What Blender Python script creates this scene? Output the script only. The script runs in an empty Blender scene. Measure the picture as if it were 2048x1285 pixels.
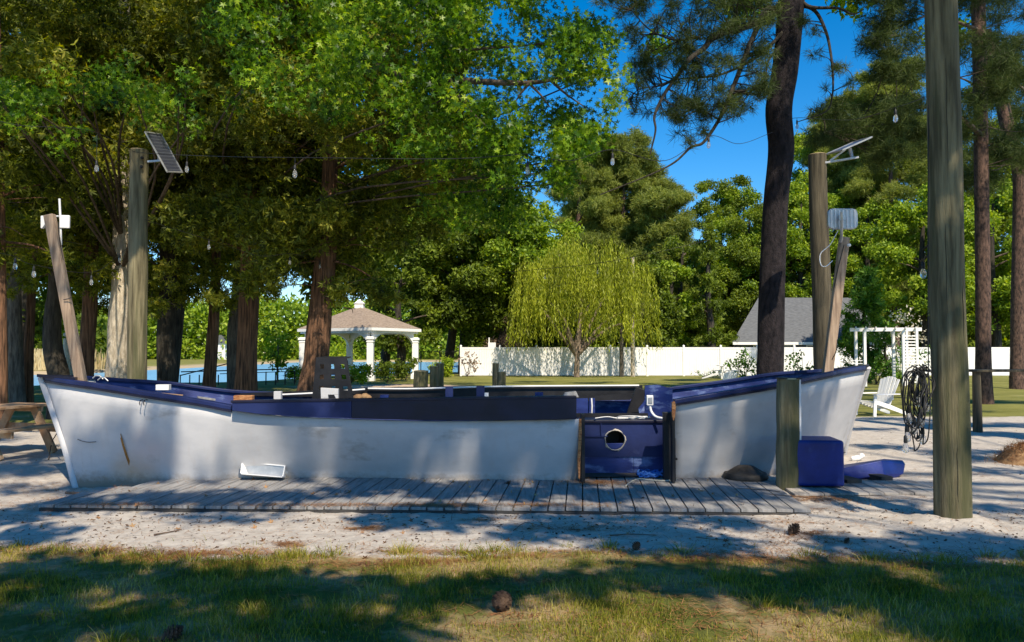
import bpy, math, random
import numpy as np
from mathutils import Vector, Matrix, Euler

# ------------------------------------------------------------------ camera, sky, sun
SC = bpy.context.scene
F = 1539.0; HOR = 703.0; CAMH = 1.6
PIT = math.atan((HOR - 642.5) / F)
cam_d = bpy.data.cameras.new('camera'); cam = bpy.data.objects.new('camera', cam_d)
SC.collection.objects.link(cam); SC.camera = cam
cam.location = (0, 0, CAMH); cam.rotation_euler = (math.pi / 2 + PIT, 0, 0)
cam_d.sensor_width = 36; cam_d.lens = F / 2048 * 36; cam_d.clip_end = 3000; cam_d.clip_start = 0.05

SUN_EL = math.radians(48); SUN_AZ = math.radians(20.5)      # azimuth: to the right of straight behind the camera
S = Vector((math.sin(SUN_AZ) * math.cos(SUN_EL), -math.cos(SUN_AZ) * math.cos(SUN_EL), math.sin(SUN_EL)))
W = bpy.data.worlds.new('World'); SC.world = W; W.use_nodes = True
nt = W.node_tree; nt.nodes.clear()
wo = nt.nodes.new('ShaderNodeOutputWorld'); bg = nt.nodes.new('ShaderNodeBackground')
sky = nt.nodes.new('ShaderNodeTexSky'); sky.sky_type = 'NISHITA'; sky.sun_disc = False
sky.sun_elevation = SUN_EL; sky.sun_rotation = math.pi - SUN_AZ
sky.air_density = 1.0; sky.dust_density = 0.15; sky.ozone_density = 3.0; sky.altitude = 600
hs = nt.nodes.new('ShaderNodeHueSaturation'); hs.inputs['Saturation'].default_value = 1.45; hs.inputs['Value'].default_value = 1.15
nt.links.new(sky.outputs[0], hs.inputs['Color']); nt.links.new(hs.outputs[0], bg.inputs['Color'])
bg.inputs['Strength'].default_value = 0.115
nt.links.new(bg.outputs[0], wo.inputs['Surface'])
sl = bpy.data.lights.new('sun', 'SUN'); sl.energy = 5.0; sl.angle = math.radians(0.53); sl.color = (1.0, 0.87, 0.68)
so = bpy.data.objects.new('sun', sl); SC.collection.objects.link(so)
so.rotation_euler = S.to_track_quat('Z', 'Y').to_euler(); so.location = (6, -10, 30)
SC.view_settings.view_transform = 'Standard'; SC.view_settings.look = 'None'
SC.view_settings.exposure = 0.45; SC.view_settings.gamma = 1.0

# ------------------------------------------------------------------ helpers
rng = np.random.default_rng(11); random.seed(5)
col = SC.collection
def V(*a): return Vector(a)
def P(px, py, d):
    """world point seen at photo pixel (px,py) at depth Y=d"""
    u = (px - 1024) / F; v = (642.5 - py) / F
    y = math.cos(PIT) - v * math.sin(PIT); z = math.sin(PIT) + v * math.cos(PIT)
    return Vector((u / y * d, d, CAMH + z / y * d))
def G(px, py, z=0.0):
    u = (px - 1024) / F; v = (642.5 - py) / F
    y = math.cos(PIT) - v * math.sin(PIT); zz = math.sin(PIT) + v * math.cos(PIT)
    d = (z - CAMH) / zz * y
    return Vector((u / y * d, d, z))
def XP(px, d): return (px - 1024) / F * d

def newmat(name):
    m = bpy.data.materials.new(name); m.use_nodes = True
    n = m.node_tree; n.nodes.clear()
    o = n.nodes.new('ShaderNodeOutputMaterial'); return m, n, o
def N(n, t, **k):
    x = n.nodes.new(t)
    for a, b in k.items():
        if a in x.inputs.keys(): x.inputs[a].default_value = b
        else: setattr(x, a, b)
    return x
def c4(c): return (c[0], c[1], c[2], 1)
def mat(name, c1, c2, scale=4, rough=0.7, bump=0.3, stretch=(1, 1, 1), c3=None, s3=1.5, thr=0.6, metallic=0, detail=5, bdist=0.01, spec=0.3):
    """two-tone noisy surface with an optional third worn/dirty tone in patches"""
    m, n, o = newmat(name); L = n.links.new
    tc = N(n, 'ShaderNodeTexCoord'); mp = N(n, 'ShaderNodeMapping'); mp.inputs['Scale'].default_value = stretch
    L(tc.outputs['Object'], mp.inputs['Vector'])
    no = N(n, 'ShaderNodeTexNoise', Scale=scale, Detail=detail, Roughness=0.6); L(mp.outputs[0], no.inputs['Vector'])
    r = N(n, 'ShaderNodeValToRGB'); r.color_ramp.elements[0].position = 0.35; r.color_ramp.elements[1].position = 0.65
    r.color_ramp.elements[0].color = c4(c1); r.color_ramp.elements[1].color = c4(c2); L(no.outputs[0], r.inputs[0])
    out = r.outputs[0]
    if c3:
        n3 = N(n, 'ShaderNodeTexNoise', Scale=s3, Detail=6, Roughness=0.65); L(mp.outputs[0], n3.inputs['Vector'])
        r3 = N(n, 'ShaderNodeValToRGB'); r3.color_ramp.elements[0].position = thr; r3.color_ramp.elements[1].position = thr + 0.12
        L(n3.outputs[0], r3.inputs[0])
        mx = N(n, 'ShaderNodeMix', data_type='RGBA'); L(r3.outputs[0], mx.inputs[0]); L(out, mx.inputs[6]); mx.inputs[7].default_value = c4(c3)
        out = mx.outputs[2]
    b = N(n, 'ShaderNodeBsdfPrincipled', Roughness=rough, Metallic=metallic)
    b.inputs['Specular IOR Level'].default_value = spec
    L(out, b.inputs['Base Color'])
    bp = N(n, 'ShaderNodeBump', Strength=bump, Distance=bdist)
    nb = N(n, 'ShaderNodeTexNoise', Scale=scale * 3, Detail=6, Roughness=0.7); L(mp.outputs[0], nb.inputs['Vector'])
    L(nb.outputs[0], bp.inputs['Height']); L(bp.outputs[0], b.inputs['Normal'])
    L(b.outputs[0], o.inputs['Surface'])
    return m
def leafmat(name, cols, trans=0.35, rough=0.55, nscale=0.6, gloss=0.018):
    """leaf tone varied per leaf and by clump"""
    m, n, o = newmat(name); L = n.links.new
    g = N(n, 'ShaderNodeNewGeometry'); tc = N(n, 'ShaderNodeTexCoord')
    no = N(n, 'ShaderNodeTexNoise', Scale=nscale, Detail=2); L(tc.outputs['Object'], no.inputs['Vector'])
    ad = N(n, 'ShaderNodeMath', operation='MULTIPLY_ADD'); L(g.outputs['Random Per Island'], ad.inputs[0]); ad.inputs[1].default_value = 0.55
    sb = N(n, 'ShaderNodeMath', operation='MULTIPLY_ADD'); L(no.outputs[0], sb.inputs[0]); sb.inputs[1].default_value = 1.3; sb.inputs[2].default_value = -0.42
    L(sb.outputs[0], ad.inputs[2])
    r = N(n, 'ShaderNodeValToRGB'); e = r.color_ramp.elements
    e[0].position = 0.1; e[0].color = c4(cols[0]); e[1].position = 0.9; e[1].color = c4(cols[-1])
    for i, c in enumerate(cols[1:-1]):
        x = e.new(0.1 + 0.8 * (i + 1) / (len(cols) - 1)); x.color = c4(c)
    L(ad.outputs[0], r.inputs[0])
    d = N(n, 'ShaderNodeBsdfDiffuse'); t = N(n, 'ShaderNodeBsdfTranslucent'); L(r.outputs[0], d.inputs[0]); 
    hs = N(n, 'ShaderNodeHueSaturation', Saturation=1.15, Value=1.3); hs.inputs['Hue'].default_value = 0.49; L(r.outputs[0], hs.inputs['Color']); L(hs.outputs[0], t.inputs[0])
    mx = N(n, 'ShaderNodeMixShader'); mx.inputs[0].default_value = trans; L(d.outputs[0], mx.inputs[1]); L(t.outputs[0], mx.inputs[2])
    gl = N(n, 'ShaderNodeBsdfGlossy', Roughness=rough); m2 = N(n, 'ShaderNodeMixShader'); m2.inputs[0].default_value = gloss
    L(mx.outputs[0], m2.inputs[1]); L(gl.outputs[0], m2.inputs[2]); L(m2.outputs[0], o.inputs['Surface'])
    return m

def tag(o, label=None, cat=None, group=None, kind=None):
    if label: o['label'] = label
    if cat: o['category'] = cat
    if group: o['group'] = group
    if kind: o['kind'] = kind
    return o
def thing(name, label, cat, loc=(0, 0, 0), group=None):
    o = bpy.data.objects.new(name, None); col.objects.link(o); o.location = loc; o.empty_display_size = 0.2
    return tag(o, label, cat, group)

class MB:
    def __init__(s): s.v = []; s.f = []; s.sm = []
    def add(s, vs, fs, smooth=False):
        b = len(s.v); s.v += [tuple(v) for v in vs]; s.f += [tuple(i + b for i in f) for f in fs]; s.sm += [smooth] * len(fs); return s
    def box(s, c, size, rot=(0, 0, 0)):
        M = Euler(rot).to_matrix(); c = Vector(c); h = Vector(size) / 2
        vs = [c + M @ Vector((x * h.x, y * h.y, z * h.z)) for x in (-1, 1) for y in (-1, 1) for z in (-1, 1)]
        return s.add(vs, [(0, 1, 3, 2), (4, 6, 7, 5), (0, 4, 5, 1), (2, 3, 7, 6), (0, 2, 6, 4), (1, 5, 7, 3)])
    def beam(s, a, b, w, h, up=(0, 0, 1), ext=0):
        """rectangular bar from a to b"""
        a = Vector(a); b = Vector(b); d = (b - a).normalized(); a = a - d * ext; b = b + d * ext
        u = Vector(up); x = d.cross(u)
        if x.length < 1e-4: x = d.cross(Vector((1, 0, 0)))
        x.normalize(); y = x.cross(d).normalized()
        vs = [p + x * sx * w / 2 + y * sy * h / 2 for p in (a, b) for sx, sy in ((-1, -1), (1, -1), (1, 1), (-1, 1))]
        return s.add(vs, [(3, 2, 1, 0), (4, 5, 6, 7), (0, 1, 5, 4), (1, 2, 6, 5), (2, 3, 7, 6), (3, 0, 4, 7)])
    def tube(s, pts, rad, n=8, cap=True, wob=0.0, flare=None):
        pts = [Vector(p) for p in pts]; m = len(pts)
        if not hasattr(rad, '__len__'): rad = [rad] * m
        vs = []; prev = Vector((1, 0, 0))
        ph = random.random() * 6
        for i, p in enumerate(pts):
            d = (pts[min(i + 1, m - 1)] - pts[max(i - 1, 0)])
            if d.length < 1e-9: d = Vector((0, 0, 1))
            d.normalize(); x = prev - d * prev.dot(d)
            if x.length < 1e-3: x = d.orthogonal()
            x.normalize(); prev = x; y = d.cross(x)
            for k in range(n):
                a = 2 * math.pi * k / n
                r = rad[i] * (1 + wob * (math.sin(3 * a + ph) * 0.5 + math.sin(5 * a + 2.1 * ph + i * .5) * 0.5))
                vs.append(p + (x * math.cos(a) + y * math.sin(a)) * r)
        fs = [(i * n + k, i * n + (k + 1) % n, (i + 1) * n + (k + 1) % n, (i + 1) * n + k) for i in range(m - 1) for k in range(n)]
        s.add(vs, fs, True)
        if cap: s.add(vs[-n:], [tuple(range(n))]); s.add(vs[:n], [tuple(reversed(range(n)))])
        return s
    def lathe(s, c, prof, n=16, M=None):
        c = Vector(c); vs = []
        for r, z in prof:
            for k in range(n):
                a = 2 * math.pi * k / n; q = Vector((r * math.cos(a), r * math.sin(a), z)); vs.append(c + (M @ q if M else q))
        m = len(prof)
        fs = [(i * n + k, i * n + (k + 1) % n, (i + 1) * n + (k + 1) % n, (i + 1) * n + k) for i in range(m - 1) for k in range(n)]
        s.add(vs, fs, True); s.add(vs[:n], [tuple(reversed(range(n)))]); s.add(vs[-n:], [tuple(range(n))]); return s
    def prism(s, poly, off):
        """polygon (3D points) extruded by vector off"""
        off = Vector(off); p = [Vector(q) for q in poly]; n = len(p)
        return s.add(p + [q + off for q in p], [tuple(range(n)), tuple(reversed(range(n, 2 * n)))] + [(i, (i + 1) % n, n + (i + 1) % n, n + i) for i in range(n)])
    def loft(s, rows, smooth=True):
        m = len(rows[0]); vs = [p for r in rows for p in r]
        return s.add(vs, [(i * m + k, i * m + k + 1, (i + 1) * m + k + 1, (i + 1) * m + k) for i in range(len(rows) - 1) for k in range(m - 1)], smooth)
    def build(s, name, m, parent=None, loc=None, bevel=0, solid=0, fixn=True):
        o0 = Vector(parent.location) if parent else Vector(loc if loc else (0, 0, 0))
        pp = parent
        while pp is not None and pp.parent is not None: pp = pp.parent; o0 = o0 + Vector(pp.location)
        me = bpy.data.meshes.new(name); me.from_pydata([(v[0] - o0.x, v[1] - o0.y, v[2] - o0.z) for v in s.v], [], s.f)
        me.polygons.foreach_set('use_smooth', s.sm); me.update()
        if fixn:
            import bmesh
            b = bmesh.new(); b.from_mesh(me); bmesh.ops.recalc_face_normals(b, faces=b.faces[:]); b.to_mesh(me); b.free()
        me.materials.append(m); o = bpy.data.objects.new(name, me); col.objects.link(o)
        if parent: o.parent = parent
        elif loc: o.location = loc
        if solid:
            md = o.modifiers.new('solid', 'SOLIDIFY'); md.thickness = solid; md.offset = 0
        if bevel:
            md = o.modifiers.new('bevel', 'BEVEL'); md.width = bevel; md.segments = 2; md.limit_method = 'ANGLE'
        return o
def fastmesh(name, verts, faces, m, parent=None, loc=(0, 0, 0), smooth=False):
    """verts (n,3), faces (k,q) numpy"""
    o0 = np.array(parent.location if parent else loc)
    me = bpy.data.meshes.new(name); n = len(verts); k, q = faces.shape
    me.vertices.add(n); me.vertices.foreach_set('co', (verts - o0).astype(np.float32).ravel())
    me.loops.add(k * q); me.loops.foreach_set('vertex_index', faces.astype(np.int32).ravel())
    me.polygons.add(k); me.polygons.foreach_set('loop_start', np.arange(0, k * q, q, dtype=np.int32))
    me.polygons.foreach_set('loop_total', np.full(k, q, dtype=np.int32))
    if smooth: me.polygons.foreach_set('use_smooth', np.ones(k, dtype=bool))
    me.update(calc_edges=True); me.materials.append(m)
    o = bpy.data.objects.new(name, me); col.objects.link(o)
    if parent: o.parent = parent
    else: o.location = loc
    return o
# leaf templates, all quads
def T_leaf(): return np.array([[0, 0, 0], [.45, .26, .06], [1, 0, -.06], [.45, -.26, .06]]), np.array([[0, 1, 2, 3]])
def T_star():
    vs = [[0, 0, 0]]; fs = []; an = [0, 62, -62, 128, -128]; ln = [1, .92, .92, .66, .66]
    for i, a in enumerate(an):
        a = math.radians(a); L_ = ln[i]; w = .17
        for (x, y, z) in ((.3, w, .03), (L_, 0, -.1), (.3, -w, .03)):
            vs.append([x * math.cos(a) - y * math.sin(a), x * math.sin(a) + y * math.cos(a), z])
        b = 1 + 3 * i; fs.append([0, b, b + 1, b + 2])
    return np.array(vs) * .55, np.array(fs)
def T_spray():
    vs = []; fs = []
    for i, (a, l, t) in enumerate(((0, 1, .1), (38, .75, -.15), (-35, .7, .2), (75, .45, .1))):
        a = math.radians(a)
        for (x, y, z) in ((0, 0, 0), (.5, .1, .05), (1, 0, -.1 + t), (.5, -.1, .05)):
            x *= l; vs.append([x * math.cos(a) - y * math.sin(a), x * math.sin(a) + y * math.cos(a), z + t * x])
        fs.append([4 * i, 4 * i + 1, 4 * i + 2, 4 * i + 3])
    return np.array(vs), np.array(fs)
def T_tuft(n=12, w=.018):
    r = np.random.default_rng(3); vs = []; fs = []
    for i in range(n):
        d = r.normal(size=3); d[0] = abs(d[0]) + .5; d /= np.linalg.norm(d); s = np.cross(d, r.normal(size=3)); s /= np.linalg.norm(s)
        L_ = .7 + .3 * r.random()
        for q in (-s * w, s * w, d * L_ + s * w * .4 + [0, 0, -.05], d * L_ - s * w * .4 + [0, 0, -.05]): vs.append(q)
        fs.append([4 * i, 4 * i + 1, 4 * i + 2, 4 * i + 3])
    return np.array(vs), np.array(fs)
TEMPL = {'leaf': T_leaf(), 'star': T_star(), 'spray': T_spray(), 'tuft': T_tuft(), 'tuftfar': T_tuft(7, .05)}
def scatter(C, size, kind, droop=0.0, var=0.35, dirs=None):
    T, Fq = TEMPL[kind]; n = len(C)
    a = rng.normal(size=(n, 3)) if dirs is None else dirs + rng.normal(size=(n, 3)) * .35
    a[:, 2] -= droop; a /= np.linalg.norm(a, axis=1)[:, None] + 1e-9
    b = rng.normal(size=(n, 3)); b = np.cross(a, b); b /= np.linalg.norm(b, axis=1)[:, None] + 1e-9; c = np.cross(a, b)
    s = size * (1 - var + 2 * var * rng.random(n))
    R = np.stack([a, b, c], axis=1)
    Vv = C[:, None, :] + s[:, None, None] * np.einsum('tk,nkj->ntj', T, R)
    Ff = (Fq[None] + (np.arange(n) * len(T))[:, None, None]).reshape(-1, 4)
    return Vv.reshape(-1, 3), Ff
def ball(c, r, n, flat=0.75, shell=0.5):
    d = rng.normal(size=(n, 3)); d /= np.linalg.norm(d, axis=1)[:, None]
    rr = rng.random(n) ** shell * (0.75 + 0.35 * rng.random(n))
    r = np.array(r if hasattr(r, '__len__') else (r, r, r * flat))
    return np.array(c)[None] + d * rr[:, None] * r[None]
def crown(name, clumps, per, size, kind, m, parent, droop=0.3, shell=0.5):
    pts = [ball(c, r, max(4, int(per * (r[0] * max(r[1], .15) if hasattr(r, '__len__') else r ** 2)))) for c, r in clumps]
    v, f = scatter(np.concatenate(pts), size, kind, droop)
    return fastmesh(name, v, f, m, parent)
def curve(pts, k=6):
    """Catmull-Rom through pts"""
    p = [Vector(q) for q in pts]; p = [p[0] * 2 - p[1]] + p + [p[-1] * 2 - p[-2]]; out = []
    for i in range(1, len(p) - 2):
        for j in range(k):
            t = j / k; a, b, c, d = p[i - 1:i + 3]
            out.append(0.5 * ((2 * b) + (c - a) * t + (2 * a - 5 * b + 4 * c - d) * t * t + (3 * b - a - 3 * c + d) * t ** 3))
    out.append(p[-2]); return out
def taper(n, a, b, pw=1): return [a + (b - a) * (i / (n - 1)) ** pw for i in range(n)]
def limb(mb, a, b, r0, r1, sag=0.15, n=6, wob=.08):
    a = Vector(a); b = Vector(b); L_ = (b - a).length; m = (a + b) / 2 + Vector((random.uniform(-wob, wob) * L_, random.uniform(-wob, wob) * L_, sag * L_))
    q = curve([a, m, b], 4); mb.tube(q, taper(len(q), r0, r1), n, cap=False)

# ------------------------------------------------------------------ materials
M = {}
M['bark_grey'] = mat('bark_grey', (.055, .047, .04), (.20, .175, .14), 5, .95, 1.0, (3, 3, .5), bdist=.04)
M['bark_tan'] = mat('bark_tan', (.32, .27, .20), (.66, .58, .46), 6, .95, 1.0, (3, 3, .8), bdist=.03)
M['bark_cedar'] = mat('bark_cedar', (.045, .026, .017), (.30, .155, .085), 5, .95, 1.0, (5, 5, .35), bdist=.05)
M['bark_pine'] = mat('bark_pine', (.03, .022, .02), (.17, .105, .08), 7, .95, 1.0, (2, 2, .9), bdist=.05)
M['bark_dark'] = mat('bark_dark', (.02, .018, .015), (.075, .065, .05), 5, .95, 1.0, (3, 3, .5), bdist=.04)
M['branch'] = mat('branch', (.04, .03, .025), (.13, .10, .075), 9, .9, .5)
M['gum'] = leafmat('sweetgum_leaf', [(.012, .045, .005), (.045, .12, .008), (.15, .29, .014), (.38, .50, .035)], .45, .4, 1.2)
M['cedar'] = leafmat('cedar_spray', [(.03, .045, .007), (.09, .12, .012), (.20, .24, .022), (.42, .40, .05)], .48, .6, .8)
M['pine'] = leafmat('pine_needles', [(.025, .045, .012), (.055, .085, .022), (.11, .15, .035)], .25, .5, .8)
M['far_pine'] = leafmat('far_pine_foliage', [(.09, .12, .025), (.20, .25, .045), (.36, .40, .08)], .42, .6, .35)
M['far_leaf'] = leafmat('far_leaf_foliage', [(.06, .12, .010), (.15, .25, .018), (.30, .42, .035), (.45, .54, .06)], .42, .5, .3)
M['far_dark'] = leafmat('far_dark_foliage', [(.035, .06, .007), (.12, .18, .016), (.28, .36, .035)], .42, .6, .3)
M['willow'] = leafmat('willow_leaf', [(.10, .12, .010), (.28, .33, .022), (.48, .52, .045)], .4, .5, .6)
M['twig_brown'] = leafmat('bare_twigs', [(.12, .08, .05), (.24, .17, .12), (.34, .26, .19)], .1, .8, .6)
M['shrub'] = leafmat('shrub_leaf', [(.10, .18, .015), (.26, .38, .02), (.46, .52, .04)], .35, .5, 1.5)
M['arbor'] = leafmat('arborvitae', [(.03, .09, .012), (.09, .20, .02), (.2, .34, .04)], .3, .5, .8)
M['blossom'] = leafmat('blossom', [(.7, .62, .45), (.8, .75, .6)], .3, .5, 2)
M['reed'] = leafmat('reed', [(.3, .22, .1), (.5, .4, .2), (.62, .52, .3)], .2, .7, .2)
M['grass'] = leafmat('grass_blade', [(.06, .08, .008), (.17, .19, .015), (.33, .31, .035), (.56, .43, .16)], .35, .5, 1.6)
M['needle_litter'] = leafmat('needle_litter', [(.10, .045, .02), (.28, .13, .05), (.48, .26, .11)], .05, .8, 2.5)
M['white'] = mat('white_hull_paint', (.46, .46, .47), (.53, .525, .53), 2.5, .5, .12, (1, 1, 2), (.33, .315, .30), 1.3, .60)
M['blue'] = mat('blue_hull_paint', (.008, .014, .065), (.014, .025, .105), 3, .5, .25, (1, 1, 1), (.06, .08, .18), 2.2, .60)
M['blue_worn'] = mat('worn_blue_paint', (.010, .02, .11), (.02, .04, .18), 3, .5, .3, (1, 1, 2.5), (.13, .19, .38), 2.6, .52)
M['navy'] = mat('navy_board_paint', (.008, .008, .02), (.013, .014, .04), 3, .45, .2)
M['black'] = mat('black_paint', (.007, .007, .009), (.018, .018, .021), 4, .5, .3)
M['ply'] = mat('rotten_ply', (.25, .08, .03), (.55, .28, .12), 14, .95, .8, (1, 1, 3), bdist=.02)
M['deck'] = mat('grey_deck_board', (.175, .172, .17), (.31, .303, .295), 3, .8, .5, (9, .7, 1), (.34, .31, .27), 1.2, .60, bdist=.006)
M['deck_dusty'] = mat('sand_dusted_board', (.16, .15, .14), (.27, .25, .23), 3, .9, .5, (3, .7, 1), (.46, .41, .35), 1.4, .44)
M['deck_edge'] = mat('deck_rim', (.03, .03, .03), (.07, .065, .06), 4, .9, .4)
M['pole'] = mat('weathered_pole_wood', (.085, .072, .04), (.26, .225, .13), 3.5, .9, 1.0, (5, 5, .35), (.085, .085, .04), .7, .48, bdist=.02)
M['post'] = mat('leaning_post_wood', (.20, .14, .10), (.42, .31, .22), 4, .9, .5, (6, 6, .5))
M['dead_leaf'] = leafmat('dead_leaf', [(.12, .05, .02), (.30, .15, .06), (.45, .30, .14)], .1, .8, 3)
M['cutwood'] = mat('cut_wood_end', (.35, .27, .14), (.55, .44, .26), 10, .9, .4)
M['picnic'] = mat('picnic_wood', (.26, .15, .08), (.50, .33, .19), 4, .8, .4, (1, 1, 1), (.42, .36, .28), 1.5, .55)
M['plastic_w'] = mat('white_plastic', (.68, .68, .68), (.78, .78, .77), 3, .4, .05)
M['vinyl'] = mat('white_vinyl', (.78, .78, .77), (.84, .84, .83), 1, .45, .05)
M['metal'] = mat('grey_metal', (.35, .36, .37), (.5, .5, .5), 8, .4, .1, metallic=.6)
M['bluefoam'] = mat('blue_painted_float', (.002, .012, .12), (.004, .022, .20), 3, .45, .5, (1, 1, 1), (.02, .045, .20), 5, .58, spec=.4, bdist=.008)
M['blackrub'] = mat('black_rubber', (.012, .012, .012), (.03, .03, .03), 6, .5, .2)
M['cap'] = mat('dusty_black_cap', (.02, .018, .016), (.07, .06, .05), 5, .6, .3)
M['bluerope'] = mat('blue_rope', (.03, .12, .45), (.08, .25, .65), 20, .7, .4)
M['twig'] = mat('twig', (.06, .04, .03), (.18, .12, .08), 12, .9, .4)
M['cone'] = mat('pine_cone_scale', (.035, .02, .014), (.13, .08, .05), 20, .9, .4)
M['straw'] = mat('straw', (.15, .08, .04), (.32, .2, .1), 10, .95, .8)
M['shingle_b'] = mat('brown_shingle', (.20, .155, .12), (.35, .28, .22), 6, .9, .5, (1, 1, 5))
M['shingle_g'] = mat('grey_shingle', (.085, .09, .10), (.15, .16, .17), 3, .9, .5, (1, 1, 8))
M['siding'] = mat('slate_siding', (.05, .07, .10), (.08, .10, .14), 3, .7, .3, (.3, .3, 10))
M['glassdark'] = mat('dark_window', (.03, .04, .05), (.06, .08, .09), 2, .15, .0)
M['dkmetal'] = mat('black_rail', (.01, .01, .012), (.02, .02, .022), 5, .5, .1)
M['red'] = mat('red_paint', (.35, .02, .02), (.45, .04, .03), 5, .5, .1)
def glassmat():
    m, n, o = newmat('bulb_glass'); L = n.links.new
    g = N(n, 'ShaderNodeBsdfGlass', Roughness=.02, IOR=1.3); t = N(n, 'ShaderNodeBsdfTransparent'); d = N(n, 'ShaderNodeBsdfDiffuse'); d.inputs[0].default_value = (.8, .8, .8, 1)
    x = N(n, 'ShaderNodeMixShader'); x.inputs[0].default_value = .5; L(g.outputs[0], x.inputs[1]); L(t.outputs[0], x.inputs[2])
    y = N(n, 'ShaderNodeMixShader'); y.inputs[0].default_value = .13; L(x.outputs[0], y.inputs[1]); L(d.outputs[0], y.inputs[2])
    L(y.outputs[0], o.inputs['Surface']); return m
M['bulb'] = glassmat()
def solarmat():
    m, n, o = newmat('solar_cells'); L = n.links.new
    tc = N(n, 'ShaderNodeTexCoord'); br = N(n, 'ShaderNodeTexBrick', Scale=1.0); br.offset = 0
    br.inputs['Color1'].default_value = (.010, .012, .03, 1); br.inputs['Color2'].default_value = (.014, .016, .04, 1); br.inputs['Mortar'].default_value = (.12, .13, .15, 1)
    br.inputs['Mortar Size'].default_value = .004; br.inputs['Brick Width'].default_value = .06; br.inputs['Row Height'].default_value = .03
    L(tc.outputs['Object'], br.inputs['Vector'])
    b = N(n, 'ShaderNodeBsdfPrincipled', Roughness=.3); L(br.outputs[0], b.inputs['Base Color']); L(b.outputs[0], o.inputs['Surface']); return m
M['solar'] = solarmat()
def watermat():
    m, n, o = newmat('water'); L = n.links.new
    tc = N(n, 'ShaderNodeTexCoord'); mp = N(n, 'ShaderNodeMapping'); mp.inputs['Scale'].default_value = (1, 1, 1); L(tc.outputs['Object'], mp.inputs[0])
    no = N(n, 'ShaderNodeTexNoise', Scale=2.2, Detail=6, Roughness=.6); L(mp.outputs[0], no.inputs['Vector'])
    bp = N(n, 'ShaderNodeBump', Strength=.9, Distance=.25); L(no.outputs[0], bp.inputs['Height'])
    b = N(n, 'ShaderNodeBsdfPrincipled', Roughness=.3); b.inputs['Base Color'].default_value = (.20, .43, .62, 1); b.inputs['IOR'].default_value = 1.33
    L(bp.outputs[0], b.inputs['Normal']); L(b.outputs[0], o.inputs['Surface']); return m
M['water'] = watermat()

# ------------------------------------------------------------------ ground
XL = [(-40, -45), (20, -30), (25, -22), (30, -20.5), (34, -23.5), (37, -24), (39, -21.5), (41.5, -15), (46, -13.8), (57, -12), (59, -8), (61, -5), (70, -3), (900, -3)]
yk = np.array([a for a, b in XL], float); xk = np.array([b for a, b in XL], float)
def sstep(a, b, x): t = np.clip((x - a) / (b - a), 0, 1); return t * t * (3 - 2 * t)
def vnoise(x, y, s, seed=0):
    x = x * s + seed * 17.3; y = y * s + seed * 9.1
    xi = np.floor(x).astype(np.int64); yi = np.floor(y).astype(np.int64); fx = x - xi; fy = y - yi
    def h(i, j):
        v = (i * 374761393 + j * 668265263 + seed * 1442695) & 0x7fffffff; v = ((v ^ (v >> 13)) * 1274126177) & 0x7fffffff
        return ((v ^ (v >> 16)) & 0xffff) / 65535.0
    u = fx * fx * (3 - 2 * fx); w = fy * fy * (3 - 2 * fy)
    return (h(xi, yi) * (1 - u) + h(xi + 1, yi) * u) * (1 - w) + (h(xi, yi + 1) * (1 - u) + h(xi + 1, yi + 1) * u) * w
POLE = G(1906, 1042)
def height(x, y):
    x = np.asarray(x, float); y = np.asarray(y, float)
    land = sstep(-1.2, 1.5, x - np.interp(y, yk, xk))
    far = sstep(143, 147, y + 3 * np.sin(x * .05)) ; lb = sstep(66, 69, y - 1.5 * np.sin(x * .2)) * sstep(-37, -41, x)
    l = np.maximum(land, np.maximum(far, lb))
    z = -1.3 + 1.3 * l
    near = (1 - sstep(16, 26, y)) * (y > -5)
    amp = (vnoise(x, y, 3, 1) - .5) * .016 + (vnoise(x, y, 9, 2) - .5) * .013 + (vnoise(x, y, 22, 3) - .5) * .008 - .004
    z = z + amp * near
    z = z + (vnoise(x, y, .25, 4) - .5) * .08 * sstep(20, 30, y) * l
    z = z - .12 * np.exp(-((x + 5.6) / 1.1) ** 2 - ((y - 9.5) / 1.3) ** 2)        # hollow under the raised stem
    r = np.hypot(x - POLE.x, y - POLE.y); z = z + .05 * np.exp(-((r - .18) / .16) ** 2) * (1 + .6 * (vnoise(x, y, 14, 5) - .5))
    z = z - .03 * sstep(1.62, 1.1, np.abs(y - 8.75)) * sstep(4.0, 3.7, np.abs(x + 1.1)) * .8
    return z
def axis(parts):
    out = []
    for a, b, s in parts: out += list(np.arange(a, b, s))
    return np.array(out + [parts[-1][1]])
ax = axis([(-600, -100, 50), (-100, -40, 6), (-40, -12, 1.0), (-12, -7, .25), (-7, 7, .055), (7, 12, .25), (12, 40, 1.2), (40, 100, 6), (100, 600, 50)])
ay = axis([(-60, -4, 4), (-4, 3.5, .5), (3.5, 10.5, .05), (10.5, 16, .2), (16, 75, 1.0), (75, 140, 6), (140, 150, 1), (150, 900, 50)])
gx, gy = np.meshgrid(ax, ay); gz = height(gx, gy)
nx, ny = len(ax), len(ay)
idx = (np.arange(ny - 1)[:, None] * nx + np.arange(nx - 1)[None]); fq = np.stack([idx, idx + 1, idx + nx + 1, idx + nx], -1).reshape(-1, 4)
def frontier(x): return 6.12 + .10 * np.sin(x * 1.3 + 1) + .07 * np.sin(x * 3.1) - .02 * x
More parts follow.
